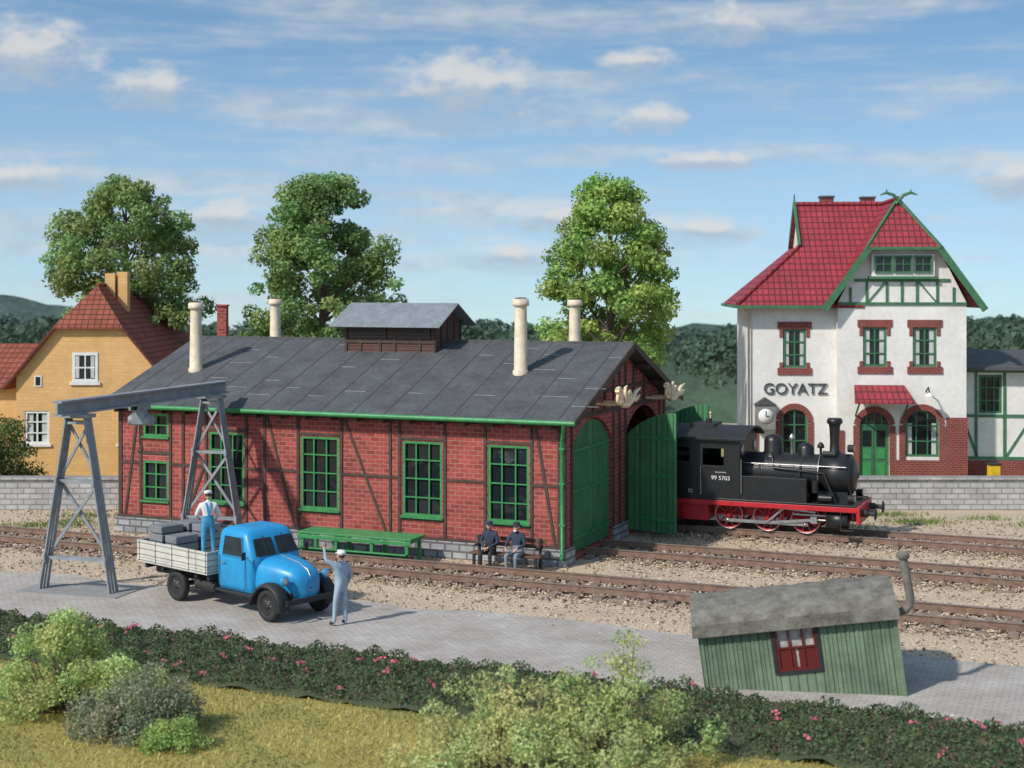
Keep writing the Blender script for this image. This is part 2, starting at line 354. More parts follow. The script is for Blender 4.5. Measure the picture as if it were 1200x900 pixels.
# ballast pebbles
def pebbles(name,S,T,Z0,size,cols):
    n=len(S); oct_=np.array([[1,0,0],[0,1,0],[-1,0,0],[0,-1,0],[0,0,1],[0,0,-1]],float)
    sc=size[:,None,None]*rng.uniform(.6,1.2,(n,6,1))*np.array([1,1,.7]); a=rng.uniform(0,6.28,n)
    ca,sa=np.cos(a)[:,None],np.sin(a)[:,None]; P=oct_[None]*sc; x=P[:,:,0]*ca-P[:,:,1]*sa; y=P[:,:,0]*sa+P[:,:,1]*ca
    C=Wn(S,T,Z0); V=np.stack([x+C[:,0:1],y+C[:,1:2],P[:,:,2]+C[:,2:3]],2).reshape(-1,3)
    f=np.array([[0,1,4],[1,2,4],[2,3,4],[3,0,4],[1,0,5],[2,1,5],[3,2,5],[0,3,5]]); F=(f[None]+6*np.arange(n)[:,None,None]).reshape(-1,3)
    tn=cols[rng.integers(0,len(cols),n)]*rng.uniform(.7,1.25,(n,1)); npmesh(name,V,F,MATTE,np.repeat(tn,6,0))
S=[];T=[];ZZ=[]
for t0,t1,s0,s1,k,zt in ((-4.2,-1.2,-24,22,19000,.10),(1.1,4.0,.6,26,11000,.10),(6.1,9.0,.6,26,10000,.10),(-6.4,-4.2,-24,24,2600,.04),(-1.2,1.1,.5,28,2200,.04),(4.0,6.1,.5,28,2200,.04),(9.0,13,.5,25,2000,.04),(-1.2,0,-24,.5,1200,.04),(-6,6,-30,-16,3000,.04),(-7.3,-6.2,-24,20,350,.06),(-11.1,-10.5,-24,20,200,.06)):
    S.append(rng.uniform(s0,s1,k)); T.append(rng.uniform(t0,t1,k)+rng.normal(size=k)*.15); ZZ.append(rng.uniform(-.01,zt,k))
S=np.concatenate(S);T=np.concatenate(T);ZZ=np.concatenate(ZZ)
pebbles('ballast',S,T,ZZ,rng.uniform(.026,.062,len(S)),np.array([(.47,.36,.26),(.34,.25,.18),(.56,.46,.36),(.40,.30,.22),(.22,.16,.12),(.52,.40,.28)]))
# ------------------------------------------------------------ engine shed
sh=empty('engine_shed',O,RZ); LW=15.8; WW=10.1; EZ=4.2
wins=[(-2.37,-1.07,1.18,3.44),(-5.2,-3.88,1.18,3.44),(-8.77,-7.42,1.18,3.44),(-12.2,-10.88,1.18,3.44),(-14.79,-13.8,3.2,3.95),(-14.79,-13.8,1.1,2.4)]
mb=MB(); mb.M=Matrix.Translation((-LW,0,0)); holes=[(a+LW,b+LW,c,d_) for a,b,c,d_ in wins]
wall(mb,LW,EZ,holes,redbrick)
doors=[(.75,4.35,.2,4.12,.75),(5.75,9.35,.2,4.12,.75)]
mb.M=Matrix.Rotation(rad(90),4,'Z'); wall(mb,WW,EZ,doors,redbrick,.35)
mb.M=Matrix(); 
for x in (0,-LW): mb.poly([(x,0,EZ),(x,WW,EZ),(x,WW/2,6.12)],redbrick)
mb.poly([(-LW,0,0),(-LW,WW,0),(-LW,WW,EZ),(-LW,0,EZ)],redbrick); mb.poly([(-LW,WW,0),(0,WW,0),(0,WW,EZ),(-LW,WW,EZ)],redbrick)
mb.obj('brick_walls',sh)
mb=MB(); mb.box(-LW-.1,.1,-.1,-.003,0,.5,stone); mb.box(.003,.1,.0,.75,0,.5,stone); mb.box(.003,.1,4.35,5.75,0,.5,stone); mb.box(.003,.1,9.35,WW,0,.5,stone); mb.box(-LW-.1,-LW-.003,0,WW+.1,0,.5,stone)
mb.obj('stone_plinth',sh,.03)
mb=MB()  # timber
def hp(x,w=.16,z0=.5,z1=4.15): mb.box(x-w/2,x+w/2,-.035,.01,z0,z1,timber)
posts=[-.1,-.98,-2.46,-3.78,-5.3,-5.62,-7.32,-8.87,-10.1,-10.78,-12.3,-13.2,-13.7,-14.88,-LW+.1]
for p in posts: hp(p,.09 if p not in(-.1,-LW+.1) else .14)
mb.box(-LW,0,-.045,.01,.5,.59,timber); mb.box(-LW,0,-.05,.01,4.03,4.16,timber)
ps=sorted(posts)
for i in range(len(ps)-1):
    a,b=ps[i]+.045,ps[i+1]-.045; mid=(a+b)/2
    inwin=[w for w in wins if w[0]-.05<mid<w[1]+.05]
    if not inwin: mb.box(a,b,-.03,.01,2.28,2.36,timber)
    else:
        mb.box(a,b,-.03,.01,1.05,1.13,timber); mb.box(a,b,-.03,.01,3.48,3.56,timber) if len(inwin)==1 and mid>-13 else mb.box(a,b,-.03,.01,2.62,2.71,timber)
def diag(x0,z0,x1,z1): mb.slab([(x0-.045,-.028,z0),(x0+.045,-.028,z0),(x1+.045,-.028,z1),(x1-.045,-.028,z1)],(0,.035,0),timber)
for a in ((-5.75,.6,-7.2,4.02),(-.25,.6,-.85,4.02),(-9.0,.6,-10.0,4.02),(-13.1,.6,-12.4,2.28),(-LW+.3,.6,-15.0,4.02)): diag(*a)
mb.M=Matrix.Rotation(rad(90),4,'Z')
for x in (.1,.66,4.44,5.05,5.66,9.44,WW-.1): mb.box(x-.07,x+.07,-.04,.01,.5,EZ+max(0,(min(x,WW-x))*.36),timber)
mb.box(0,WW,-.045,.01,4.17,4.3,timber)
for x in (2.5,3.6,6.5,7.6): mb.box(x-.06,x+.06,-.04,.01,4.3,EZ+min(x,WW-x)*.37,timber)
mb.box(1.6,8.5,-.04,.01,4.82,4.92,timber)
mb.M=Matrix(); mb.obj('timber_frame',sh)
mb=MB(); mb.M=Matrix.Translation((-LW,0,0))
for k,(a,b,c,d_) in enumerate(wins):
    window(mb,a+LW,b+LW,c,d_,3 if k<4 else 2,4 if k<4 else (2 if k==4 else 3),green,glass,.075,.04,.01,.12)
    mb.box(a+LW-.06,b+LW+.06,-.09,0,c-.06,c,green)
mb.obj('windows',sh)
mb=MB()
def leaf(w,flip):
    pts=arcpts(0,2*w,3.12+.2,.75,16)[:9]
    P=[(0,0,.22),(w,0,.22)]+[(x,0,z) for x,z in reversed(pts)]
    mb.slab(P,(0,.06,0),greenpl)
    for i in range(int(w/.15)): 
        x=.04+i*.15; zt_=float(np.interp(x,[p[0] for p in pts],[p[1] for p in pts])); mb.box(x,x+.035,-.02,-.001,.24,zt_-.03,greenpl); mb.box(x,x+.035,.061,.08,.24,zt_-.03,greenpl)
    for y0,y1 in ((-.035,-.021),(.081,.095)):
        for z in (.6,2.0,3.2): mb.box(.03,w-.03,y0,y1,z,z+.08,green)
R90=Matrix.Rotation(rad(90),4,'Z')
mb.M=Matrix.Translation((-.1,.76,0))@R90; leaf(1.79,0)
mb.M=Matrix.Translation((-.1,4.34,0))@R90@Matrix.Scale(-1,4,(1,0,0)); leaf(1.79,0)
mb.M=Matrix.Translation((.06,5.76,0))@Matrix.Rotation(rad(-14),4,'Z'); leaf(1.8,0)
mb.M=Matrix.Translation((.06,9.33,0))@Matrix.Rotation(rad(-7),4,'Z'); leaf(1.8,0)
mb.M=Matrix(); mb.obj('gate_leaves',sh)
mb=MB(); RY=5.05; s0,s1=-16.3,.5
def rz(y): return 6.3-abs(y-RY)*(6.3-4.25)/5.5
mb.slab([(s0,-.45,4.25),(s1,-.45,4.25),(s1,RY,6.3),(s0,RY,6.3)],(0,0,-.1),felt)
mb.slab([(s0,RY,6.3),(s1,RY,6.3),(s1,10.55,4.25),(s0,10.55,4.25)],(0,0,-.1),felt)
k=0; x=s0+.6
while x<s1-.3:
    for y0,y1 in ((-.45,RY-.05),(RY+.05,10.55)):
        mb.bar((x,y0,rz(y0)+.003),(x,y1,rz(y1)+.003),.03,.014,feltdk)
    for j in range(4):
        yy=.55+j*1.15+(.55 if k%2 else 0)+random.uniform(-.1,.1)
        if yy<4.8 and random.random()<.5: mb.bar((x+.08,yy,rz(yy)+.004),(x+random.uniform(.55,1.0),yy,rz(yy)+.004),.03,.012,feltlt)
    x+=1.12;k+=1
mb.box(s0,s1,RY-.09,RY+.09,6.27,6.335,felt)
mb.obj('roof',sh)
mb=MB()
for y0,y1 in ((-.47,RY),(RY,10.57)): mb.slab([(s1+.003,y0,rz(y0)-.18),(s1+.003,y1,rz(y1)-.18),(s1+.003,y1,rz(y1)+.03),(s1+.003,y0,rz(y0)+.03)],(.05,0,0),timber)
for y in (0.1,1.7,3.4,5.05,6.7,8.4,10): mb.box(.04,s1,y-.07,y+.07,rz(y)-.3,rz(y)-.105,timber)
x=-15.6
while x<.2: mb.box(x-.05,x+.05,-.42,0,4.0,4.13,timber); x+=.9
mb.obj('bargeboards',sh)
mb=MB(); mb.cyl((s0,-.52,4.2),(s1+.05,-.52,4.2),.075,.075,green,10); 
mb.tube([(s1-.3,-.52,4.15),(s1-.35,-.4,3.95),(.02,-.14,3.7),(.02,-.14,.35),(.05,-.3,.25)],.055,green,10)
for z in (1.2,2.4,3.4): mb.box(-.06,.1,-.2,-.05,z,z+.06,green)
mb.obj('gutter_and_downpipe',sh)
for s,t in ((-14.35,2.3),(-14.5,7.55),(-2.45,2.7),(-2.45,7.55)):
    mb=MB(); z=rz(t)
    mb.lathe((s,t,z-.15),(0,0,1),[(.25,0),(.25,.2),(.215,.24),(.19,2.2),(.19,2.22),(.265,2.24),(.265,2.30),(.25,2.44),(.2,2.45)],cream,22)
    mb.lathe((s,t,z+2.31),(0,0,1),[(.19,0),(.19,.03),(.01,.04)],timber,20)
    mb.obj('smoke_vent',sh)
mb=MB(); a,b,c,d_=-9.45,-6.1,4.05,6.05; 
mb.box(a,b,c,d_,5.75,6.95,brownpl)
for x in (a,-8.9,-8.15,-7.6,-6.65,b): mb.box(x-.05,x+.05,c-.04,c,5.8,6.95,timber)
for x0,x1 in ((a+.15,-7.9),(-7.6,b-.15)):
    for i in range(4): mb.box(x0,x1,c-.07,c-.005,6.4+i*.11,6.45+i*.11,brownpl)
    mb.box(x0,x1,c-.05,c-.03,6.36,6.85,matblack)
mb.box(a-.02,b+.02,c-.05,c-.002,6.22,6.3,timber)
mb.slab([(b,c,6.94),(b,d_,6.94),(b,5.05,7.45)],(-(b-a),0,0),brownpl)
for y in (4.05,4.55,5.05,5.55,6.05): mb.box(b,b+.035,y-.04,y+.04,5.9,6.98,timber)
mb.obj('roof_lantern',sh)
mb=MB(); n=46
for i in range(n):
    x=a-.4+i*(b-a+.8)/n; w=(b-a+.8)/n
    for yy0,yy1,z0,z1 in ((c-.5,5.05,6.78,7.55),(5.05,d_+.5,7.55,6.78)):
        mb.slab([(x,yy0,z0),(x+w/2,yy0,z0+.03),(x+w/2,yy1,z1+.03),(x,yy1,z1)],(0,0,-.03),corr); mb.slab([(x+w/2,yy0,z0+.03),(x+w,yy0,z0),(x+w,yy1,z1),(x+w/2,yy1,z1+.03)],(0,0,-.03),corr)
mb.obj('lantern_roof',sh)
def spiral(c,r0,r1,a0,turn,n=22):
    return [(c[0],c[1]+(r0+(r1-r0)*i/n)*math.cos(a0+turn*i/n),c[2]+(r0+(r1-r0)*i/n)*math.sin(a0+turn*i/n)) for i in range(n+1)]
for t,z in ((3.45,4.72),(8.5,4.55)):
    mb=MB(); x=.85
    mb.M=Matrix.Translation((x,t,z))@Matrix.Scale(1.3,4)@Matrix.Translation((-x,-t,-z))
    A=spiral((x,t-.72,z+.02),.05,.22,0,8.5); B=spiral((x,t+.05,z+.0),.04,.17,3.1,8.2); 
    mb.tube(A,[.03+.03*i/22 for i in range(23)],goldw,8); mb.tube(B,[.03+.025*i/22 for i in range(23)],goldw,8)
    mb.tube([A[-1],(x,t-.45,z-.18),(x,t-.1,z-.2),(x,t+.3,z-.08),(x,t+.55,z+.08),(x,t+.9,z+.14)],[.06,.065,.07,.07,.05,.02],goldw,8)
    mb.tube([(x,t+.3,z-.08),(x,t+.5,z-.12),(x,t+.72,z-.06),(x,t+.86,z-.02)],[.06,.055,.04,.015],goldw,8)
    mb.tube([(x,t-.2,z-.2),(x,t-.3,z+.08),(x,t-.25,z+.22),(x,t-.12,z+.26)],[.06,.045,.04,.015],goldw,8)
    mb.M=Matrix()
    for dy in (.12,-.6): mb.tube([(.0,t+dy,z-.2),(.45,t+dy,z-.22),(x,t+dy,z-.18)],.05,goldw,8)
    mb.obj('scroll_bracket',sh)
# ------------------------------------------------------------ gantry crane
gc=empty('gantry_crane',(0,0,0)); A1=W(-10.6,-8.2); A2=W(-11.3,-1.15); bd=(A2-A1).normalized(); pr=Vector((bd.y,-bd.x,0))
mb=MB()
for A in (A1,A2):
    def pt(k,z): 
        h=1.08-(1.08-.27)*z/4.7; return A+pr*(k*h)+Vector((0,0,z))
    for o in (-.15,.15):
        off=bd*o
        for k in (-1,1): mb.bar(pt(k,.05)+off,pt(k,4.65)+off*.7,.04,.12,steelgrey,up=tuple(bd))
    for k in (-1,1): mb.bar(pt(k,.05),pt(k,4.65),.035,.08,steelgrey,up=tuple(bd))
    for z in (.9,2.95,4.5): mb.bar(pt(-1,z),pt(1,z),.24,.08,steelgrey)
    mb.bar(pt(-1,.95),pt(1,2.9),.05,.08,steelgrey); mb.bar(pt(1,.95)+bd*.08,pt(-1,2.9)+bd*.08,.05,.08,steelgrey)
    mb.bar(pt(-1,3.0),pt(1,4.45),.05,.07,steelgrey); mb.bar(pt(1,3.0)+bd*.08,pt(-1,4.45)+bd*.08,.05,.07,steelgrey)
    for k in (-1,1):
        p=pt(k,0); mb.bar(p-bd*.3,p+bd*.3,.35,.1,steelgrey)
        for zz_ in (.9,2.95): q=pt(k,zz_); mb.bar(q-bd*.19-pr*.02,q-bd*.17,.22,.22,steelgrey)
    p=A+Vector((0,0,4.68)); mb.bar(p-pr*.4,p+pr*.4,.45,.1,steelgrey)
B0=A1-bd*.95; B1=A2+bd*.85
for z,w,h in ((4.76,.3,.05),(4.93,.06,.34),(5.1,.3,.05)): mb.bar(B0+Vector((0,0,z)),B1+Vector((0,0,z)),w,h,steelgrey)
mb.obj('steel_frame',gc)
mb=MB(); H=A1+(A2-A1)*.42
for o in (-.14,.14): mb.bar(H-bd*.3+pr*o+Vector((0,0,4.7)),H+bd*.3+pr*o+Vector((0,0,4.7)),.06,.22,steelgrey)
mb.bar(H+Vector((0,0,4.2)),H+Vector((0,0,4.6)),.36,.36,steelgrey); mb.cyl(H-pr*.3+Vector((0,0,4.3)),H+pr*.4+Vector((0,0,4.3)),.15,.15,steelgrey)
mb.tube([H+Vector((0,0,4.2)),H+Vector((0,0,3.6))],.02,matblack,6)
mb.tube([H+Vector((0,0,3.62))+pr*(.09*math.sin(a_))+Vector((0,0,-.12+.12*math.cos(a_))) for a_ in [i*.5 for i in range(9)]],.028,matblack,8)
mb.obj('hoist_trolley',gc)
mb=MB(); mb.slab([tuple(A1+pr*x+bd*y+Vector((0,0,.0))) for x,y in ((-1.5,-.6),(1.5,-.6),(1.5,.6),(-1.5,.6))],(0,0,.07),M('concrete',(.27,.265,.26),.9)); mb.obj('footing',gc)
# ------------------------------------------------------------ platform / bench
e=empty('loading_platform',W(-7.9,-1.65),RZ); mb=MB()
for i in range(6): mb.box(0,3.8,i*.165,i*.165+.15,.72,.78,green)
for x in (.15,1.3,2.5,3.65):
    mb.box(x-.05,x+.05,.03,.13,0,.72,green); mb.box(x-.05,x+.05,.82,.92,0,.72,green); mb.box(x-.04,x+.04,.13,.82,.6,.72,green)
mb.box(0,3.8,.0,.03,.58,.7,green); mb.box(.1,3.7,.05,.09,.2,.3,green); mb.box(.1,3.7,-.12,.03,.3,.34,green)
mb.obj('boards',e,.01)
brownw=M('bench_wood',(.13,.07,.045),.6,.3)
e=empty('park_bench',W(-1.35,-1.0),(0,0,rad(ANG))); mb=MB()
for i in range(3): mb.box(-1.1,1.1,-.22+i*.15,-.1+i*.15,.43,.47,brownw)
for z in (.62,.78): mb.box(-1.1,1.1,.25,.28,z,z+.12,brownw)
for x in (-.95,.95):
    mb.box(x-.04,x+.04,-.2,-.13,0,.43,matblack); mb.box(x-.04,x+.04,.18,.25,0,.92,matblack); mb.box(x-.04,x+.04,-.13,.18,.37,.42,matblack); mb.box(x-.04,x+.04,-.2,.18,.64,.68,matblack)
mb.obj('seat_and_back',e,.008)
# ------------------------------------------------------------ people
def person(name,loc,rotz,J,cols,hat='cap',head_yaw=0,head_pitch=0,parent=None,beard=False,fold=.5):
    root=empty(name,loc,(0,0,rotz))
    B=[('pel','spi','low'),('spi','che','top'),('che','nek','top'),('nek','hd','skin')]
    for s in 'LR':
        B+=[('che','sh'+s,'top'),('sh'+s,'el'+s,'arm'),('el'+s,'wr'+s,'fore'),('wr'+s,'pm'+s,'skin'),('pel','hp'+s,'low'),('hp'+s,'kn'+s,'leg'),('kn'+s,'an'+s,'leg'),('an'+s,'to'+s,'shoe')]
    RR=dict(pel=.145,spi=.135,che=.15,nek=.062,hd=.055,sh=.075,el=.05,wr=.032,pm=.034,hp=.1,kn=.066,an=.046,to=.042)
    for s in 'LR':
        w=Vector(J['wr'+s]);e_=Vector(J['el'+s]); J['pm'+s]=tuple(w+(w-e_).normalized()*.075)
    names=list(J); bm=bmesh.new(); lay=bm.verts.layers.skin.verify(); vv={}
    for k in names:
        v=bm.verts.new(J[k]); r=RR.get(k) or RR[k[:-1]]; v[lay].radius=(r,r); v[lay].use_root=(k=='pel'); vv[k]=v
    for a,b_,_ in B: bm.edges.new((vv[a],vv[b_]))
    me=bpy.data.meshes.new('sk'); bm.to_mesh(me); bm.free(); o=bpy.data.objects.new('sk',me); scene.collection.objects.link(o)
    o.modifiers.new('s','SKIN'); ss=o.modifiers.new('ss','SUBSURF'); ss.levels=2; ss.render_levels=2
    bpy.context.view_layer.update(); dg=bpy.context.evaluated_depsgraph_get(); m2=bpy.data.meshes.new_from_object(o.evaluated_get(dg)); bpy.data.objects.remove(o)
    m2.name='body'; m2.materials.clear(); labs=['low','top','arm','fore','skin','leg','shoe']
    for l in labs: m2.materials.append(cols.get(l,skin))
    for p in m2.polygons:
        c=Vector(p.center); best=9;bl='top'
        for a,b_,l in B:
            A=Vector(J[a]);Bv=Vector(J[b_]);ab=Bv-A;t=max(0,min(1,(c-A).dot(ab)/ab.length_squared)); dd=(c-(A+ab*t)).length
            if l=='skin' and a=='nek': dd+=.02
            ra=RR.get(a) or RR[a[:-1]]; rb=RR.get(b_) or RR[b_[:-1]]
            dd=dd/(ra*(1-t)+rb*t)
            if dd<best: best=dd;bl=l
        p.material_index=labs.index(bl); p.use_smooth=True
    bo=bpy.data.objects.new('body',m2); scene.collection.objects.link(bo); bo.parent=root
    mb=MB()
    for s,sg in (('L',-1),('R',1)):
        w=Vector(J['wr'+s]);pm=Vector(J['pm'+s]); d_=(pm-w).normalized(); up=Vector((0,1,0)) if abs(d_.y)<.8 else Vector((0,0,-1))
        side=d_.cross(up).normalized(); pal=side.cross(d_).normalized()
        for i,l in enumerate((.07,.082,.078,.06)):
            b0=pm+side*((i-1.5)*.02)-d_*.01; p1=b0+d_*l*.5; p2=p1+(d_+pal*fold).normalized()*l*.33; p3=p2+(d_+pal*fold*2.5).normalized()*l*.3
            mb.tube([b0,p1,p2,p3],[.011,.01,.009,.007],skin,7)
        q=w+d_*.03; mb.tube([q+side*-.02,q-side*.05+d_*.03,q-side*.06+d_*.065],[.013,.011,.008],skin,7)
    hd=Vector(J['hd']); mb.M=Matrix.Translation(hd+Vector((0,.015,.09)))@Matrix.Rotation(head_yaw,4,'Z')@Matrix.Rotation(head_pitch,4,'X')
    R=[]
    for j in range(13):
        ph=math.pi*j/12; q=max(math.sin(ph),.02); z=-math.cos(ph)*.118; rx=.076; ry=.096
        if z<-.02: k=1-(-z-.02)*2.2; rx*=k; 
        R.append([(rx*q*math.cos(t),ry*q*math.sin(t)+(.012 if z<-.03 and math.sin(t)>0 else 0),z) for t in [2*math.pi*i/18 for i in range(18)]])
    mb.loft(R,skin)
    mb.tube([(0,.085,.015),(0,.105,-.012),(0,.112,-.025),(0,.095,-.032)],[.009,.012,.015,.01],skin,8)
    for x in (-.03,.03):
        mb.ball((x,.084,.008),(.014,.01,.009),whitep,8,6); mb.ball((x,.092,.008),(.006,.004,.006),hairm,8,6); mb.bar((x-.015,.092,.026),(x+.015,.092,.026),.006,.006,hairm)
    for x in (-.078,.078): mb.ball((x,-.005,-.005),(.012,.022,.032),skin,8,6)
    mb.ball((0,.088,-.055),(.024,.01,.006),M('lips',(.4,.13,.1)),8,6)
    hc=cols.get('hair',hairm)
    mb.ball((0,-.018,.03),(.084,.094,.1),hc,14,10)
    if beard: mb.ball((0,.06,-.085),(.055,.045,.05),whitep,12,8)
    h=cols['hat']
    if hat=='cap':
        mb.lathe((0,-.008,.05),(0,0,1),[(.095,0),(.1,.02),(.108,.05),(.1,.075),(.05,.088),(.01,.09)],h,18)
        mb.loft([[(.085*math.cos(t),.07+.09*math.sin(t),.052-.02*math.sin(t)) for t in [math.pi*i/10 for i in range(11)]],[(.085*math.cos(t),.07+.09*math.sin(t),.06-.02*math.sin(t)) for t in [math.pi*i/10 for i in range(11)]]],h)
    else:
        mb.lathe((0,-.008,.045),(0,0,1),[(.15,0),(.155,.008),(.1,.016),(.098,.07),(.085,.1),(.01,.095)],h,20)
    mb.M=Matrix(); mb.obj('head_and_hands',root)
    if cols.get('strap'):
        mb=MB(); st=cols['strap']
        for x in (-.075,.075):
            mb.tube([(x,.135,1.18),(x,.15,1.36),(x*1.1,.06,1.5),(x*.8,-.09,1.47),(x*.3,-.148,1.3),(0,-.14,1.15)],.02,st,6)
        mb.slab([(-.1,.13,1.1),(.1,.13,1.1),(.085,.155,1.32),(-.085,.155,1.32)],(0,.012,0),st)
        mb.obj('bib_and_straps',root)
    return root
def stand():
    J=dict(pel=(0,0,.95),spi=(0,0,1.14),che=(0,-.005,1.34),nek=(0,-.01,1.49),hd=(0,.005,1.555))
    for s,k in (('L',-1),('R',1)):
        J.update({'sh'+s:(k*.185,-.005,1.41),'el'+s:(k*.25,-.02,1.13),'wr'+s:(k*.25,.07,.88),'hp'+s:(k*.095,0,.89),'kn'+s:(k*.115,.015,.5),'an'+s:(k*.13,-.02,.09),'to'+s:(k*.15,.13,.045)})
    return J
ltblue=M('pale_blue_cloth',(.32,.42,.5),.85,.15,9,.4,30); shirt=M('white_cloth',(.74,.74,.72),.85,.08,9,.3,30); boot=M('boots',(.05,.035,.03),.6)
wblue=M('work_blue',(.06,.32,.55),.85,.2,9,.4,30); navy=M('navy_cloth',(.035,.045,.085),.85,.2,9,.4,30); greyc=M('grey_cloth',(.22,.25,.29),.85,.2,9,.4,30); darkc=M('dark_cloth',(.028,.028,.035),.85,.2)
J=stand(); J.update(shL=(-.19,.01,1.45),elL=(-.37,.13,1.58),wrL=(-.34,.22,1.82),elR=(.29,-.03,1.15),wrR=(.27,.09,.91),knL=(-.13,.07,.5),anL=(-.17,.06,.09),toL=(-.2,.2,.045))
person('waving_man',(-4.05,33.6,.05),rad(50),J,dict(low=ltblue,top=ltblue,arm=ltblue,fore=ltblue,leg=ltblue,shoe=boot,hat=shirt),'cap',0,rad(12),fold=.15)
TR=Vector((-8.04,36.9,.05)); TA=math.atan2(-.65,.76)
def TW(x,y,z): return Vector((TR.x+x*math.cos(TA)-y*math.sin(TA),TR.y+x*math.sin(TA)+y*math.cos(TA),TR.z+z))
J=stand(); J.update(elL=(-.3,.05,1.15),wrL=(-.24,.27,1.05),elR=(.29,.05,1.15),wrR=(.23,.27,1.03),knR=(.12,.06,.5),anR=(.15,.03,.09),toR=(.18,.18,.045))
person('workman',TW(.2,0,.965),rad(15),J,dict(low=wblue,top=shirt,arm=shirt,fore=shirt,leg=wblue,shoe=boot,hat=shirt,strap=wblue),'cap',0,rad(-15))
def sit(lean=0):
    J=dict(pel=(0,0,.58),spi=(0,0,.77),che=(0,.02+lean,.97),nek=(0,.035+lean,1.12),hd=(0,.06+lean,1.185))
    for s,k in (('L',-1),('R',1)):
        J.update({'sh'+s:(k*.185,.02+lean,1.04),'el'+s:(k*.26,.08,.8),'wr'+s:(k*.13,.3,.7),'hp'+s:(k*.1,.04,.545),'kn'+s:(k*.15,.45,.53),'an'+s:(k*.14,.42,.12),'to'+s:(k*.16,.57,.065)})
    return J
J=sit(.04); J.update(wrL=(-.05,.32,.68),wrR=(.06,.34,.66))
person('seated_man',W(-1.8,-1.12,.0),rad(160),J,dict(low=darkc,top=navy,arm=navy,fore=navy,leg=darkc,shoe=boot,hat=navy),'cap',rad(15))
J=sit(.02); J.update(elR=(.3,.12,.8),wrR=(.2,.36,.72))
person('seated_man',W(-.95,-1.12,.0),rad(152),J,dict(low=greyc,top=navy,arm=navy,fore=navy,leg=greyc,shoe=boot,hat=darkc,hair=whitep),'hat',rad(-10),0,beard=True)
# ------------------------------------------------------------ truck
tk=empty('flatbed_truck',TR,(0,0,TA)); mb=MB(); BX=1.42
for y in (-.42,.42): mb.box(-1.4,4.0,y-.05,y+.05,.52,.68,matblack)
for x in (-1.2,-.4,.9,1.6,2.6): mb.box(x-.05,x+.05,-.37,.37,.55,.65,matblack)
for x in (-1.3,-.6,.8,1.3): mb.box(x-.05,x+.05,-.85,.85,.69,.84,matblack)
for x in (0,3.6): mb.cyl((x,-.75,.39),(x,.75,.39),.06,.06,matblack)
mb.box(1.6,3.1,-.86,-.7,.5,.56,matblack); mb.box(1.6,3.1,.7,.86,.5,.56,matblack); mb.cyl((.6,-.6,.5),(1.4,-.6,.5),.14,.14,matblack)
mb.bar((4.28,-.85,.52),(4.28,.85,.52),.05,.13,matblack); mb.box(4.0,4.28,-.45,-.38,.5,.56,matblack); mb.box(4.0,4.28,.38,.45,.5,.56,matblack)
mb.obj('chassis',tk,.01)
mb=MB(); mb.box(-1.52,BX,-.97,.97,.85,.96,bedw)
for y in (-.97,.93): mb.box(-1.52,BX,y,y+.04,.97,1.42,bedw)
for x in (-1.52,BX-.04): mb.box(x,x+.04,-.925,.925,.97,1.42,bedw)
for x in (-1.45,-.75,-.05,.65,BX-.08):
    for y in (-1.0,.97): mb.box(x-.04,x+.04,y,y+.03,.9,1.43,bedw)
mb.obj('bed',tk,.006)
mb=MB()
for x0,x1,y0,y1,z0,n_ in ((-1.35,-.75,-.75,-.05,.97,4),(-.7,-.2,-.7,.0,.97,3),(-1.35,-.7,.05,.75,.97,4),(-.65,-.15,.1,.7,.97,4)):
    for i in range(n_): mb.box(x0+random.uniform(0,.03),x1-random.uniform(0,.03),y0,y1,z0+i*.21,z0+i*.21+.19,cargo)
mb.obj('stacked_cargo',tk,.02)
def ring(z,x0,x1,w,ex=7,n=40):
    cx=(x0+x1)/2;hx=(x1-x0)/2;P=[]
    for i in range(n):
        t=2*math.pi*i/n; c,s=math.cos(t),math.sin(t)
        P.append((cx+hx*math.copysign(abs(c)**(2/ex),c),w*math.copysign(abs(s)**(2/ex),s),z))
    return P
mb=MB(); mb.loft([ring(*a) for a in ((.55,1.52,2.94,.74),(.7,1.5,2.97,.79),(1.3,1.5,3.0,.81),(1.4,1.5,2.98,.8),(1.9,1.54,2.72,.73),(1.99,1.58,2.65,.69),(2.05,1.66,2.55,.6),(2.08,1.8,2.4,.4))],blue)
def ringx(x,w,z0,z1,ex=3.2,n=36):
    cz=z0;h=z1-z0;P=[]
    for i in range(n):
        t=2*math.pi*i/n;c,s=math.cos(t),math.sin(t)
        P.append((x,w*math.copysign(abs(c)**(2/ex),c),cz+(h if s>0 else .35)*math.copysign(abs(s)**(2/ex),s)))
    return P
mb.loft([ringx(*a) for a in ((2.9,.68,.85,1.43),(3.3,.63,.85,1.40),(3.65,.56,.85,1.34),(3.92,.47,.85,1.26),(4.08,.39,.84,1.17),(4.16,.29,.82,1.07),(4.2,.15,.82,.98))],blue)
mb.obj('cab_and_bonnet',tk)
mb=MB()
for sg in (-1,1):
    mb.poly([(1.85,sg*.812,1.43),(2.62,sg*.812,1.43),(2.5,sg*.75,1.86),(1.88,sg*.75,1.86)],glass)
    mb.poly([(2.995,sg*.05,1.45),(2.975,sg*.67,1.45),(2.755,sg*.6,1.85),(2.76,sg*.05,1.85)],glass)
mb.poly([(1.485,-.4,1.48),(1.485,.4,1.48),(1.52,.36,1.84),(1.52,-.36,1.84)],glass)
mb.obj('windows',tk)
mb=MB()
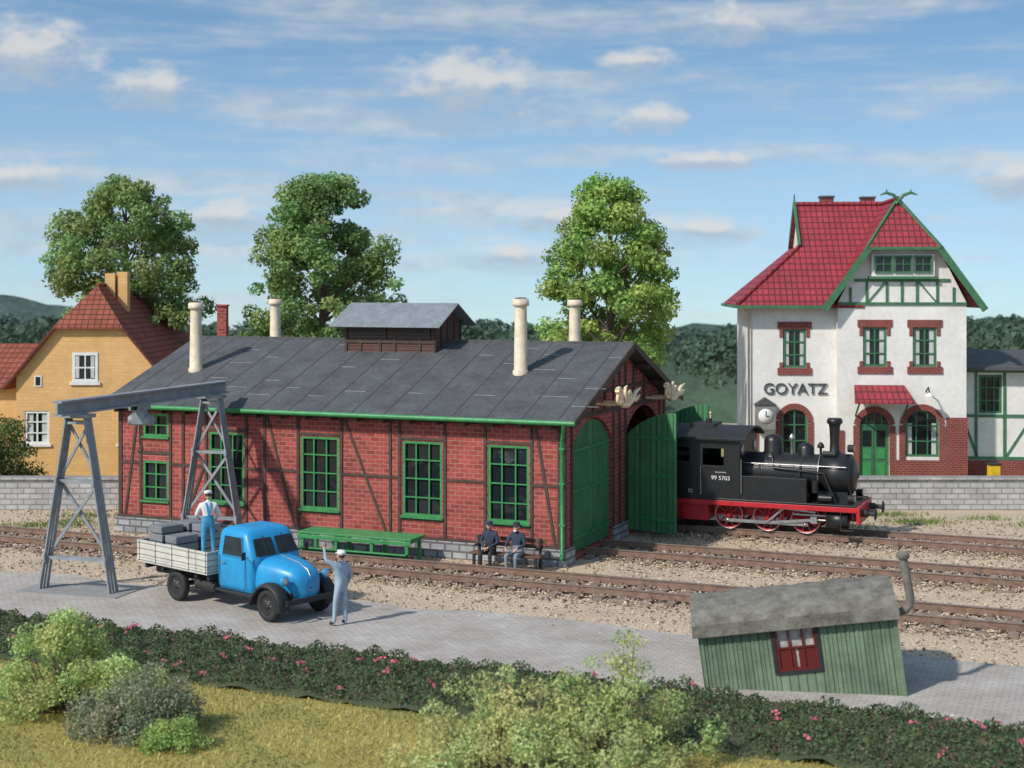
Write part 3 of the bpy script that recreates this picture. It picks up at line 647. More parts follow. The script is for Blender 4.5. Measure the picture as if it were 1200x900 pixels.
for sg in (-1,1):
    y=sg*.822
    mb.box(1.72,1.732,y-.005,y+.005,.62,1.4,matblack); mb.box(2.72,2.732,y-.005,y+.005,.62,1.4,matblack); mb.box(1.72,2.73,y-.005,y+.005,.62,.635,matblack); mb.bar((1.82,y+sg*.02,1.22),(1.96,y+sg*.02,1.22),.02,.03,steel)
    for p,q in (((1.83,.815,1.41),(2.64,.815,1.41)),((2.64,.815,1.41),(2.51,.75,1.88)),((2.51,.75,1.88),(1.86,.75,1.88)),((1.86,.75,1.88),(1.83,.815,1.41))):
        mb.tube([(p[0],sg*p[1],p[2]),(q[0],sg*q[1],q[2])],.014,blue,6)
    mb.lathe((4.0,sg*.66,1.0),(1,0,0),[(.03,-.16),(.09,-.08),(.12,0),(.12,.03),(.1,.05),(.02,.06)],blue,18); mb.lathe((4.04,sg*.66,1.0),(1,0,0),[(.1,0),(.08,.03),(.01,.045)],steel,18)
    mb.tube([(2.75,sg*.8,1.43),(2.9,sg*.98,1.48)],.012,matblack,6); mb.box(2.88,2.9,sg*1.0-.06,sg*1.0+.06,1.41,1.6,matblack)
    mb.tube([(2.72,sg*.3,1.91),(2.99,sg*.35,1.46)],.008,matblack,5)
for i in range(7):
    z=.72+i*.06; mb.tube([(4.13-.02*abs(i-3),-.3,z),(4.215-.012*i,0,z),(4.13-.02*abs(i-3),.3,z)],.012,black if i%2 else steel,6)
mb.tube([(3.1,0,1.43),(3.75,0,1.33),(4.08,0,1.19),(4.19,0,1.04)],.014,steel,6)
mb.obj('trim_and_lamps',tk)
mb=MB()
for sg in (-1,1):
    R=[]
    for i in range(17):
        a_=rad(-12+200*i/16); r0=.47; prof=[(-.2,-.02),(-.17,.035),(-.08,.07),(.05,.075),(.15,.05),(.2,-.02),(.17,-.03),(0,.02),(-.15,-.03)]
        ex=.12 if i>12 else 0
        R.append([(3.6-(-math.cos(a_))*(r0+p+ex*(i-12)/4 if math.cos(a_)<0 else r0+p)*1.0,sg*(.76+w),.39+math.sin(a_)*(r0+p)) for w,p in prof])
    mb.loft(R,matblack)
    mb.bar((0-.45,sg*.8,.84),(.45,sg*.8,.84),.34,.03,matblack)
mb.obj('mudguards',tk)
def wheel(name,par,x,y,sg,r=.39):
    mb=MB(); mb.lathe((x,y,r),(0,sg,0),[(r*.5,-.1),(r*.9,-.1),(r*.98,-.07),(r,-.03),(r,.03),(r*.98,.07),(r*.9,.1),(r*.6,.1),(r*.58,.07)],rubber,28)
    mb.lathe((x,y,r),(0,sg,0),[(r*.6,.03),(r*.57,.085),(r*.5,.06),(r*.3,.05),(r*.26,.1),(.02,.11)],matblack,24)
    for k in range(6):
        a_=k*math.pi/3; mb.ball((x+.12*math.cos(a_),y+sg*.065,r+.12*math.sin(a_)),.018,steel,6,4)
    mb.obj(name,par)
for x in (0,3.6):
    for sg in (-1,1): wheel('wheel',tk,x,sg*.78,sg)
# ------------------------------------------------------------ locomotive
lo=empty('steam_locomotive',W(0,7.55),RZ); mb=MB()
mb.box(1.0,7.3,-1.22,1.22,1.24,1.3,black); mb.box(1.0,7.3,-1.225,-1.15,1.08,1.235,locored); mb.box(1.0,7.3,1.15,1.225,1.08,1.235,locored)
mb.box(1.1,7.25,-.5,.5,.7,1.235,locored)
for x in (.92,7.3): mb.box(x,x+.1,-1.22,1.22,.72,1.26,locored)
mb.box(3.0,5.9,-.66,-.5,.95,1.2,locored)
mb.box(1.15,2.55,-1.1,1.1,.55,1.07,locored)
for x in (.9,7.4):
    sg=-1 if x<3 else 1
    for y in (-.8,.8): mb.lathe((x,y,1.03),(sg,0,0),[(.12,0),(.11,.18),(.07,.2),(.07,.38),(.2,.4),(.2,.43),(.1,.46)],matblack,18)
    mb.box(min(x,x+sg*.3),max(x,x+sg*.3),-.06,.06,.9,1.05,matblack)
for x in (1.5,7.0):
    for y in (-1.15,1.15):
        mb.box(x-.2,x+.2,y-.1,y+.1,.5,.53,matblack); mb.box(x-.2,x-.17,y-.03,y,.5,1.1,matblack); mb.box(x+.17,x+.2,y-.03,y,.5,1.1,matblack)
mb.obj('frame',lo,.01)
mb=MB(); CZ=2.1
mb.lathe((3.6,0,CZ),(1,0,0),[(.62,0),(.62,2.45)],black,36)
mb.lathe((6.0,0,CZ),(1,0,0),[(.6,0),(.67,.01),(.67,.95),(.64,.97),(.56,.98),(.54,1.03),(.4,1.1),(.15,1.14),(.05,1.2)],black,36)
for x in (4.1,4.75,5.4,5.97): mb.lathe((x,0,CZ),(1,0,0),[(.61,0),(.632,.005),(.632,.05),(.61,.055)],steel if x==5.97 else matblack,36)
mb.lathe((6.42,0,2.65),(0,0,1),[(.3,0),(.22,.1),(.16,.2),(.15,.5),(.17,.95),(.19,1.05),(.25,1.1),(.25,1.18),(.21,1.25),(.17,1.25)],black,24)
mb.lathe((4.45,0,2.6),(0,0,1),[(.36,0),(.31,.12),(.3,.5),(.26,.62),(.14,.7),(.01,.72)],black,24)
mb.lathe((5.5,0,2.6),(0,0,1),[(.3,0),(.26,.1),(.26,.32),(.2,.42),(.08,.48),(.01,.49)],black,24)
mb.lathe((5.05,0,2.65),(0,0,1),[(.05,0),(.05,.5),(.09,.52),(.1,.6),(.02,.7)],steel,14)
mb.lathe((5.95,.15,2.6),(0,0,1),[(.04,0),(.04,.3),(.12,.32),(.1,.42),(.03,.5)],matblack,14)
mb.cyl((6.1,-.3,2.78),(6.5,-.3,2.78),.09,.09,matblack)
mb.box(6.0,6.9,-.45,.45,1.3,1.7,black)
mb.lathe((7.12,0,CZ),(1,0,0),[(.05,0),(.05,.08)],steel,12)
for a_ in range(8): 
    t=a_*math.pi/4; mb.ball((7.0,.55*math.cos(t),CZ+.55*math.sin(t)),.03,matblack,6,4)
for y in (-.45,.45): mb.tube([(7.0,y,1.65),(7.05,y,1.3)],.02,matblack,6)
mb.obj('boiler',lo)
mb=MB()
for sg in (-1,1):
    mb.box(3.62,5.75,min(sg*.72,sg*1.18),max(sg*.72,sg*1.18),1.3,2.05,black)
    for x in (3.8,4.3,4.8,5.3,5.65): 
        for z in (1.4,1.7,1.97): mb.ball((x,sg*1.18,z),.015,matblack,6,4)
    mb.tube([(3.62,sg*.66,2.42),(6.9,sg*.7,2.42)],.018,steel,6)
    for x in (4.2,5.2,6.2): mb.tube([(x,sg*.55,2.4),(x,sg*.68,2.42)],.015,steel,6)
    mb.tube([(4.45,sg*.3,2.75),(4.6,sg*.66,2.3),(6.2,sg*.7,2.2),(6.5,sg*.8,1.5),(6.6,sg*.85,.95)],.045,black,8)
    mb.tube([(5.5,sg*.25,2.7),(5.45,sg*.62,2.3),(5.4,sg*.85,2.05)],.025,matblack,8)
    mb.cyl((6.1,sg*.95,1.45),(6.5,sg*.95,1.45),.13,.13,black); mb.cyl((5.95,sg*.85,1.6),(5.95,sg*.85,2.0),.12,.12,black)
mb.obj('side_tanks_and_pipes',lo,.01)
mb=MB()
for sg,rot in ((-1,0),(1,math.pi)):
    mb.M=Matrix.Translation((1.15 if sg<0 else 3.62,sg*1.2,1.3))@Matrix.Rotation(rot,4,'Z')
    h=[(1.25,1.95,1.05,1.6),(.2,.8,1.15,1.6)] if sg<0 else [(.52,1.22,1.05,1.6),(1.67,2.27,1.15,1.6)]
    wall(mb,2.47,1.95,h,black,.05)
    for a,b,c,d_ in h: mb.box(a-.04,b+.04,-.02,-.002,c-.05,c-.01,matblack)
mb.M=Matrix()
mb.poly([(1.15,-1.2,1.3),(1.15,1.2,1.3),(1.15,1.2,3.25),(1.15,0,3.5),(1.15,-1.2,3.25)],black)
wall_f=[(3.62,-1.2,1.3),(3.62,1.2,1.3),(3.62,1.2,3.25),(3.62,0,3.5),(3.62,-1.2,3.25)]; mb.poly(wall_f,black)
for y in (-.85,.85): mb.lathe((3.63,y,2.85),(1,0,0),[(.17,0),(.17,.02),(.13,.03)],steel,18); mb.lathe((3.645,y,2.85),(1,0,0),[(.12,0),(.01,.006)],glass,18)
mb.box(1.2,3.6,-1.1,1.1,1.31,1.35,matblack)
P=[(y,3.56-.33*(y/1.35)**2) for y in [-1.35+2.7*i/14 for i in range(15)]]
mb.loft([[(x,y,z) for y,z in P]+[(x,y,z-.05) for y,z in reversed(P)] for x in (.95,3.85)],matblack,smooth=False)
for sg in (-1,1): mb.tube([(.97,sg*1.35,3.23),(3.83,sg*1.35,3.23)],.02,matblack,6); 
mb.tube([(2.3,0,3.5),(2.3,0,3.75)],[.1,.1],matblack,12); mb.box(1.8,2.6,-.5,.5,3.5,3.62,matblack)
mb.tube([(2.25,.35,3.5),(2.25,.35,3.9)],.025,cream,8); mb.ball((2.25,.35,3.9),.05,cream)
mb.tube([(3.68,-1.24,1.5),(3.68,-1.27,2.6)],.015,steel,6); mb.tube([(2.35,-1.23,1.4),(2.35,-1.26,2.3)],.015,steel,6)
mb.box(1.3,1.9,-.9,.9,2.6,2.75,matblack)
mb.obj('cab',lo)
def text(body,size,loc,rot,mat,par,name,ext=.004):
    c=bpy.data.curves.new(name,'FONT'); c.body=body; c.size=size; c.extrude=ext; c.align_x='CENTER'; c.align_y='CENTER'; c.materials.append(mat)
    o=bpy.data.objects.new(name,c); scene.collection.objects.link(o); o.parent=par; o.location=loc; o.rotation_euler=rot; return o
text('99 5703',.19,(3.0,-1.215,1.95),(rad(90),0,0),whitep,lo,'running_number'); text('Deutsche Bahn',.06,(3.0,-1.215,2.14),(rad(90),0,0),whitep,lo,'lettering'); text('R 5m\nB 3,2',.07,(2.0,-1.215,1.5),(rad(90),0,0),whitep,lo,'data_lettering')
for x in (3.17,4.43,5.66):
    for sg in (-1,1):
        mb=MB(); c=(x,sg*.76,.284+.46)
        mb.lathe(c,(0,sg,0),[(.40,-.06),(.49,-.06),(.47,-.03),(.46,.06),(.40,.06),(.40,-.06)],locored,30,False)
        mb.lathe(c,(0,sg,0),[(.462,.04),(.465,.065),(.44,.067),(.44,.04)],steel,30,False)
        mb.lathe(c,(0,sg,0),[(.1,-.06),(.1,.08),(.05,.1)],locored,16)
        for k in range(10):
            a_=k*math.pi/5; mb.bar((c[0]+.08*math.cos(a_),c[1],c[2]+.08*math.sin(a_)),(c[0]+.41*math.cos(a_),c[1],c[2]+.41*math.sin(a_)),.045,.04,locored,up=(0,1,0))
        mb.slab([(c[0]+.4*math.cos(t),c[1]-sg*.02,c[2]+.4*math.sin(t)) for t in [rad(60+60*i/5) for i in range(6)]]+[(c[0]+.12,c[1]-sg*.02,c[2]+.22)],(0,sg*.05,0),locored)
        mb.lathe((c[0],c[1],c[2]-.16),(0,sg,0),[(.06,0),(.06,.2),(.01,.21)],steel,12)
        mb.obj('driving_wheel',lo)
mb=MB()
for sg in (-1,1):
    y=sg*.92; z=.584
    mb.box(3.1,5.75,min(y,y+sg*.04),max(y,y+sg*.04),z-.05,z+.05,steel)
    mb.bar((4.43,y+sg*.08,z),(6.0,y+sg*.08,.76),.04,.09,steel)
    mb.cyl((5.9,y+sg*.05,.76),(6.4,y+sg*.05,.76),.03,.03,steel); mb.box(5.85,6.05,min(y,y+sg*.14),max(y,y+sg*.14),.66,.86,steel)
    mb.box(5.3,6.4,min(y,y+sg*.08),max(y,y+sg*.08),.88,.93,steel); mb.bar((4.43,y+sg*.14,z),(5.0,y+sg*.14,1.08),.03,.06,steel); mb.bar((5.0,y+sg*.14,1.08),(6.0,y+sg*.1,1.0),.03,.05,steel)
    mb.lathe((6.35,sg*.92,.78),(1,0,0),[(.1,-.02),(.26,0),(.26,.65),(.22,.68),(.08,.7)],black,24); mb.lathe((6.4,sg*.88,1.08),(1,0,0),[(.16,0),(.16,.55),(.05,.58)],black,20)
    for x in (4.95,): mb.bar((x,sg*.82,.5),(x,sg*.82,1.1),.05,.08,locored)
mb.obj('motion_and_cylinders',lo)
mb=MB()
for y,z in ((-.8,1.45),(.8,1.45),(0,2.95)):
    mb.lathe((7.1 if z<2 else 6.95,y,z),(1,0,0),[(.1,-.12),(.12,-.1),(.12,.06),(.14,.08),(.12,.09)],matblack,18); mb.lathe((7.18 if z<2 else 7.03,y,z),(1,0,0),[(.11,.01),(.01,.03)],cream,18)
mb.obj('head_lamps',lo)
# ------------------------------------------------------------ stone walls
mb=MB()
mb.box(-45,-11.9,51.5,51.9,0,1.1,wallstone); mb.box(-45,-11.85,51.42,51.98,1.1,1.2,wallstone); mb.obj('stone_wall',None,.03)
mb=MB(); mb.box(8.2,45,51.5,51.9,0,1.1,wallstone); mb.box(8.15,45,51.42,51.98,1.1,1.2,wallstone); mb.obj('stone_wall.001',None,.03)
# ------------------------------------------------------------ station
st=empty('station_building',(9.87,58.5,0),(0,0,rad(-5))); mb=MB()
GY=-.6; GX0=3.45; GX1=8.55; GH=8
wall(mb,GX0,7.6,[(1.3,2.25,4.8,6.4),(1.25,2.3,1.15,3.1,.5)],white)
mb.M=Matrix.Translation((GX0,GY,0)); wall(mb,GX1-GX0,7.5,[(1.0,1.95,4.9,6.5),(2.98,3.93,4.9,6.5),(.85,2.05,.15,3.05,.55),(2.68,4.02,1.25,3.15,.62)],white)
mb.M=Matrix()
mb.poly([(GX0,GY,7.5),(GX1,GY,7.5),(6+1.45,GY,9.7),(6-1.45,GY,9.7)],white)
mb.poly([(GX0,GY,0),(GX0,0,0),(GX0,0,7.6),(GX0,GY,7.6)],white); mb.poly([(0,0,0),(0,GH,0),(0,GH,7.5),(0,0,7.5)],white); mb.poly([(GX1,GY,0),(GX1,GH,0),(GX1,GH,7.5),(GX1,GY,7.5)],white); mb.poly([(0,GH,0),(GX1,GH,0),(GX1,GH,7.5),(0,GH,7.5)],white)
mb.obj('rendered_walls',st)
mb=MB()
def trimwin(M_,a,b,c,d_):
    mb.M=M_
    mb.box(a-.22,b+.22,-.04,.0,d_,d_+.3,maroon); mb.box(a-.22,b+.22,-.06,.0,c-.28,c,maroon)
    mb.box(a-.14,a,-.03,0,d_-.35,d_,maroon); mb.box(b,b+.14,-.03,0,d_-.35,d_,maroon); mb.box(a-.14,a,-.03,0,c,c+.22,maroon); mb.box(b,b+.14,-.03,0,c,c+.22,maroon)
MG=Matrix.Translation((GX0,GY-.002,0)); MM=Matrix.Translation((0,-.002,0))
trimwin(MM,1.3,2.25,4.8,6.4); trimwin(MG,1.0,1.95,4.9,6.5); trimwin(MG,2.98,3.93,4.9,6.5)
def archtrim(M_,a,b,d_,r,c):
    mb.M=M_; arc_trim(mb,a,b,d_-r,r,.24,-.05,0,maroon); mb.box(a-.24,a,-.05,0,c,d_-r,maroon); mb.box(b,b+.24,-.05,0,c,d_-r,maroon)
archtrim(MM,1.25,2.3,3.1,.5,1.15); archtrim(MG,.85,2.05,3.05,.55,.9); archtrim(MG,2.68,4.02,3.15,.62,1.15)
mb.M=MM; mb.box(-.02,GX0-.06,-.05,0,0,1.12,maroon); mb.box(-.02,.3,-.052,0,1.12,2.3,maroon)
mb.M=MG; mb.box(-.05,.85-.02,-.06,0,0,.9,maroon); mb.box(2.06,GX1-GX0+.04,-.06,0,0,1.12,maroon); mb.box(4.3,GX1-GX0+.04,-.055,0,1.12,2.85,maroon); mb.box(-.05,.25,-.055,0,.9,2.3,maroon)
mb.M=Matrix(); mb.obj('brick_trim',st)
mb=MB()
mb.M=MM; window(mb,1.3,2.25,4.8,6.4,2,3,dgreen,glass,.09,.05,.04); window(mb,1.25,2.3,1.15,3.1,2,3,dgreen,glass,.09,.05,.04)
curt=M('curtain',(.5,.53,.51),.9)
mb.box(1.4,1.55,.105,.115,4.9,6.3,curt); mb.box(2.0,2.15,.105,.115,4.9,6.3,curt)
mb.M=MG
for a,b,c,d_ in ((1.0,1.95,4.9,6.5),(2.98,3.93,4.9,6.5),(2.68,4.02,1.25,3.15)): window(mb,a,b,c,d_,3 if b-a>1.1 else 2,3,dgreen,glass,.09,.05,.04)
for a,b,c,d_ in ((1.0,1.95,4.9,6.5),(2.98,3.93,4.9,6.5),(2.68,4.02,1.25,2.7)): mb.box(a+.1,a+.28,.105,.115,c+.1,d_-.1,curt); mb.box(b-.28,b-.1,.105,.115,c+.1,d_-.1,curt)
mb.box(.85,2.05,.1,.16,.15,2.45,dgreen); mb.box(1.44,1.46,.09,.1,.15,2.45,matblack)
for x in (1.0,1.55):
    for z0,z1 in ((.3,1.0),(1.15,1.55)): mb.box(x,x+.35,.07,.1,z0,z1,green)
    mb.box(x,x+.35,.085,.1,1.65,2.3,glass)
mb.box(.85,2.05,.08,.16,2.45,2.55,dgreen); mb.poly([(.85,.14,2.55),(2.05,.14,2.55),(2.05,.14,3.05),(.85,.14,3.05)],glass)
for x in (1.15,1.45,1.75): mb.box(x-.02,x+.02,.1,.13,2.55,3.0,dgreen)
mb.box(1.3,3.8,-.22,-.0,8.55,9.45,white); 
for i in range(3):
    a=1.42+i*.78; mb.M=Matrix.Translation((GX0,GY-.31,0)); window(mb,a,a+.7,8.7,9.4,2,2,dgreen,glass,.06,.03,0,.1)
mb.M=MG; mb.box(1.2,3.9,-.26,0,8.45,8.56,dgreen)
for z in (7.45,8.4): mb.box(.0,5.1,-.05,0,z-.06,z+.06,dgreen) if z<8 else mb.box(.65,4.45,-.05,0,z-.06,z+.06,dgreen)
for x in (.5,1.15,1.95,2.55,3.15,3.95,4.6): 
    zt=min(8.4,7.4+max(0,min(x,5.1-x))*1.42); mb.box(x-.05,x+.05,-.045,0,7.5,zt,dgreen)
for x0,x1 in ((1.2,1.9),(3.9,3.2)): mb.slab([(x0-.04,-.04,7.52),(x0+.04,-.04,7.52),(x1+.04,-.04,8.35),(x1-.04,-.04,8.35)],(0,.035,0),dgreen)
mb.M=Matrix(); mb.obj('windows_and_doors',st)
mb=MB(); ex=3.05; EH=7.4; RH=11.75; yf=-1.15; yb=8.6
def gzr(x): return RH-abs(x-6)*(RH-EH)/ex
for sg in (-1,1):
    mb.slab([(6+sg*ex,yf,EH),(6+sg*ex,yb,EH),(6,yb,RH),(6,.35,RH),(6+sg*1.43,yf,gzr(7.43))],(0,0,-.12),tiley)
mb.slab([(6-1.43,yf,gzr(7.43)),(6+1.43,yf,gzr(7.43)),(6,.35,RH)],(0,0,-.1),tilex)
mb.tube([(6,.3,RH+.03),(6,yb,RH+.03)],.1,tiley,8)
mb.obj('cross_gable_roof',st)
mb=MB()
mb.slab([(-.6,-.65,EH),(4.5,-.65,EH),(6,4,RH),(2.2,4,RH),(2.2,2.0,9.86)],(0,0,-.12),tilex)
mb.slab([(-.6,8.65,EH),(6,8.65,EH),(6,4,RH),(2.2,4,RH),(2.2,6.0,9.86)],(0,0,-.12),tilex)
mb.slab([(-.6,-.65,EH),(-.6,8.65,EH),(2.2,6,9.86),(2.2,2,9.86)],(0,0,-.12),tiley)
mb.slab([(2.35,2.0,9.86),(2.35,6.0,9.86),(2.35,4,RH)],(.05,0,0),white)
mb.tube([(2.2,4,RH+.03),(6,4,RH+.03)],.1,tilex,8); mb.tube([(-.6,-.65,EH+.03),(2.2,2.0,9.89)],.08,tilex,8)
mb.obj('main_roof',st)
mb=MB()
for sg in (-1,1):
    mb.bar((6+sg*(ex+.12),yf-.03,EH-.2),(6+sg*1.38,yf-.03,gzr(7.4)-.05),.08,.26,dgreen,up=(0,0,1))
    mb.bar((6+sg*1.5,yf-.02,gzr(7.43)-.03),(6,.3,RH+.02),.1,.1,dgreen)
    mb.bar((2.2,4-sg*2.05,9.86),(2.2,4,RH+.05),.1,.22,dgreen)
    mb.tube([(6+sg*.1,.15,11.55),(6-sg*.2,.1,11.9),(6-sg*.5,.1,12.0),(6-sg*.75,.1,11.9)],[.07,.07,.06,.02],dgreen,8)
    mb.tube([(6-sg*.45,.1,11.97),(6-sg*.5,.1,12.15)],[.04,.015],dgreen,6)
mb.bar((4.5,yf-.03,9.68),(7.5,yf-.03,9.68),.08,.12,dgreen)
mb.tube([(2.2,4,11.6),(2.2,4,12.2)],[.05,.03],dgreen,6)
mb.box(-.66,3.0,-.75,-.65,EH-.14,EH-.02,dgreen); mb.box(-.72,-.62,-.7,8.7,EH-.14,EH-.02,dgreen)
mb.tube([(-.5,-.6,7.3),(-.1,-.1,7.0),(-.08,-.08,.4)],.05,steel,8)
mb.obj('bargeboards_and_finials',st)
mb=MB()
for x,y in ((3.7,4.8),(5.6,5.5)): mb.box(x-.28,x+.28,y-.3,y+.3,11,12.1,maroon); mb.box(x-.33,x+.33,y-.35,y+.35,12.1,12.18,felt)
mb.obj('chimneys',st)
mb=MB()
mb.slab([(3.85+.1,-1.75,3.55),(6.3,-1.75,3.55),(6.1,GY-.01,4.15),(4.1,GY-.01,4.15)],(0,0,-.08),tilex)
for x in (4.15,6.05): mb.bar((x,-1.6,3.45),(x,GY,2.9),.06,.06,dgreen)
mb.obj('porch_canopy',st)
mb=MB(); mb.box(.15,.95,-.55,-.12,2.3,3.3,M('clock_case',(.22,.21,.2),.6)); mb.slab([(.08,-.6,3.3),(1.02,-.6,3.3),(.55,-.6,3.6)],(0,.52,0),felt); mb.lathe((.55,-.56,2.85),(0,-1,0),[(.3,0),(.3,.02),(.01,.021)],whitep,24); mb.bar((.55,-.6,2.85),(.55,-.6,3.08),.02,.03,matblack); mb.bar((.55,-.6,2.85),(.7,-.6,2.85),.02,.03,matblack); mb.box(.45,.65,-.12,0,2.5,2.7,matblack)
mb.obj('station_clock',st)
mb=MB(); mb.tube([(6.95,GY,3.9),(6.95,GY-.5,4.1),(6.95,GY-.7,3.9)],.03,matblack,8); mb.lathe((6.95,GY-.7,3.9),(0,0,-1),[(.04,0),(.2,.12),(.2,.14)],whitep,16); mb.obj('wall_lamp',st)
text('GOYATZ',.64,(1.8,-.05,3.92),(rad(90),0,0),M('sign_letters',(.06,.07,.07),.6),st,'station_name',.03)
mb=MB(); mb.M=Matrix.Translation((8.6,1.0,0)); wall(mb,9,4.75,[(.8,1.75,2.9,4.5),(4,5,2.9,4.5)],white)
window(mb,.8,1.75,2.9,4.5,3,3,dgreen,glass,.1,.05,.03); window(mb,4,5,2.9,4.5,3,3,dgreen,glass,.1,.05,.03)
for x in (.08,.7,1.85,3,3.9,5.1,6.5,8.9): mb.box(x-.06,x+.06,-.04,-.001,1.0,4.7,dgreen)
for z in (1.05,2.8,4.65): mb.box(0,9,-.045,-.001,z-.06,z+.06,dgreen)
for x0,x1 in ((.75,.15),(1.9,2.95),(5.2,6.4)): mb.slab([(x0-.05,-.04,1.1),(x0+.05,-.04,1.1),(x1+.05,-.04,2.75),(x1-.05,-.04,2.75)],(0,.036,0),dgreen)
mb.box(-.01,9,-.06,-.001,0,.95,maroon); mb.slab([(-.1,-.6,4.85),(9.2,-.6,4.85),(9.2,5,5.35),(-.1,5,5.35)],(0,0,-.14),felt); mb.poly([(9,0,0),(9,5,0),(9,5,5),(9,0,5)],white)
mb.M=Matrix(); mb.obj('goods_annex',st)
mb=MB(); mb.box(17.75,18.15,52.6,52.95,0,1.5,M('yellow_paint',(.75,.48,.02),.5)); mb.box(17.7,18.2,52.55,53.0,1.5,1.56,matblack); mb.obj('yellow_letterbox',None,.03)
# ------------------------------------------------------------ yellow house
hs=empty('yellow_house',(-17.3,58,0)); mb=MB(); hw=3.0
mb.M=Matrix.Translation((-hw,0,0)); wall(mb,2*hw,4.4,[(.35,1.35,1.7,3.05),(4.2,5.2,1.7,3.05)],yellow)
mb.M=Matrix()
mb.add([(-hw,0,4.4),(hw,0,4.4),(hw-.0,0,4.5),(1.35,0,6.5),(-1.35,0,6.5),(-hw,0,4.5)],[(0,1,2,3,4,5)],yellow)
mb.poly([(hw,0,0),(hw,9,0),(hw,9,4.5),(hw,0,4.5)],yellow); mb.poly([(-hw,0,0),(-hw,9,0),(-hw,9,4.5),(-hw,0,4.5)],yellow)
mb.obj('walls',hs)
mb=MB(); mb.M=Matrix.Translation((-hw,-.003,0))
for a,b,c,d_ in ((.35,1.35,1.7,3.05),(4.2,5.2,1.7,3.05)):
    window(mb,a,b,c,d_,2,3,whitep,glass,.09,.05,.03); mb.box(a-.1,b+.1,-.08,0,c-.1,c,whitep)
    mb.box(a+.1,a+.32,.1,.112,c+.08,d_-.08,curt); mb.box(b-.32,b-.1,.1,.112,c+.08,d_-.08,curt)
mb.box(2.3,3.35,-.03,-.001,4.25,5.45,whitep); mb.box(2.42,2.8,-.035,-.03,4.37,5.33,glass); mb.box(2.86,3.23,-.035,-.03,4.37,5.33,glass); mb.box(2.42,3.23,-.042,-.036,4.8,4.86,whitep)
for x0 in (2.44,3.06): mb.box(x0,x0+.15,-.04,-.0355,4.4,5.3,curt)
mb.box(2.2,3.45,-.08,0,4.12,4.24,whitep)
mb.box(.75,1.05,-.03,0,4.05,4.5,whitep); mb.box(.8,1.0,-.035,-.03,4.1,4.45,glass)
mb.M=Matrix(); mb.obj('windows',hs)
mb=MB(); fy=-.25
for sg in (-1,1): mb.slab([(sg*3.45,fy,4.05),(sg*3.45,9.3,4.05),(0,9.3,8.2),(0,1.1,8.2),(sg*1.4,fy,6.52)],(0,0,-.14),btiley)
mb.slab([(-1.4,fy,6.52),(1.4,fy,6.52),(0,1.1,8.2)],(0,0,-.12),btilex)
mb.tube([(0,1.1,8.22),(0,9.3,8.22)],.09,btiley,8)
mb.slab([(-8.5,2.4,3.9),(-3.05,2.4,3.9),(-3.05,6,5.6),(-8.5,6,5.6)],(0,0,-.12),btilex); mb.slab([(-8.5,9.6,3.9),(-3.05,9.6,3.9),(-3.05,6,5.6),(-8.5,6,5.6)],(0,0,-.12),btilex)
mb.obj('tiled_roof',hs)
mb=MB(); mb.box(-8.3,-3.05,2.8,9.2,0,3.85,yellow); mb.box(.0,.42,2.2,2.65,7.2,8.72,yellow); mb.box(.5,.92,2.3,2.75,7.0,8.78,yellow) ; mb.obj('chimneys_and_wing',hs)
ob=empty('brick_outbuilding',(-12.65,60.5,0)); mb=MB(); mb.box(-1.6,1.6,0,3,0,3.4,redbrick); mb.slab([(-1.8,-.2,3.4),(1.8,-.2,3.4),(1.8,1.5,4.6),(-1.8,1.5,4.6)],(0,0,-.1),btilex); mb.slab([(-1.8,3.2,3.4),(1.8,3.2,3.4),(1.8,1.5,4.6),(-1.8,1.5,4.6)],(0,0,-.1),btilex); mb.obj('walls_and_roof',ob)
mb=MB(); mb.box(-.2,.2,1.2,1.7,4,7.3,redbrick); mb.box(-.24,.24,1.15,1.75,7.3,7.37,redbrick); mb.obj('chimney',ob)
# ------------------------------------------------------------ leaning hut
hut=empty('wooden_hut',(7.75,27.75,.0),(0,rad(-7.5),rad(-8))); 
hutg=planks('weathered_green_boards',(.20,.28,.18),.17,'wall',.5,.35,.9)
m,nt_,b=_base('old_felt'); v=coord(nt_); nt_.links.new(mixc(nt_,maprange(nt_,noise(nt_,v,3,8,.7),.35,.65,0,1),(.10,.09,.075),(.25,.235,.2)),b.inputs['Base Color']); b.inputs['Roughness'].default_value=.95; bumpn(nt_,b,noise(nt_,v,9,6,.7),.7,.05); oldfelt=m
mb=MB(); mb.M=Matrix.Translation((-3.85,0,0)); wall(mb,3.8,1.8,[(1.45,2.25,.75,1.65)],hutg,.08); mb.M=Matrix()
arcr=[(y,1.8+.38*(1-((y-1.1)/1.25)**2)) for y in [-.15+2.5*i/14 for i in range(15)]]
for x in (-3.85,-.05): mb.poly([(x,0,0)]+[(x,2.2,0)]+[(x,y,z-.03) for y,z in reversed(arcr) if 0<=y<=2.2],hutg)
mb.poly([(-3.85,2.2,0),(-.05,2.2,0),(-.05,2.2,1.8),(-3.85,2.2,1.8)],hutg)
for x in (-3.9,-.09): mb.box(x,x+.09,-.03,-.002,0,1.8,hutg)
x=-3.7
while x<-.2:
    if not -2.5<x<-1.5: mb.box(x,x+.03,-.018,-.001,.02,1.78,hutg)
    x+=.17
mb.obj('board_walls',hut)
mb=MB(); R=[]
for i in range(28):
    x=-4.0+4.05*i/27; R.append([(x,y+random.uniform(-.015,.015),z+random.uniform(-.02,.02)) for y,z in arcr]+[(x,y,z-.07) for y,z in reversed(arcr)])
mb.loft(R,oldfelt)
mb.slab([(-4.0,-.17,1.6),(.05,-.17,1.6),(.05,-.16,1.84),(-4.0,-.16,1.84)],(0,.03,0),oldfelt)
mb.obj('felt_roof',hut)
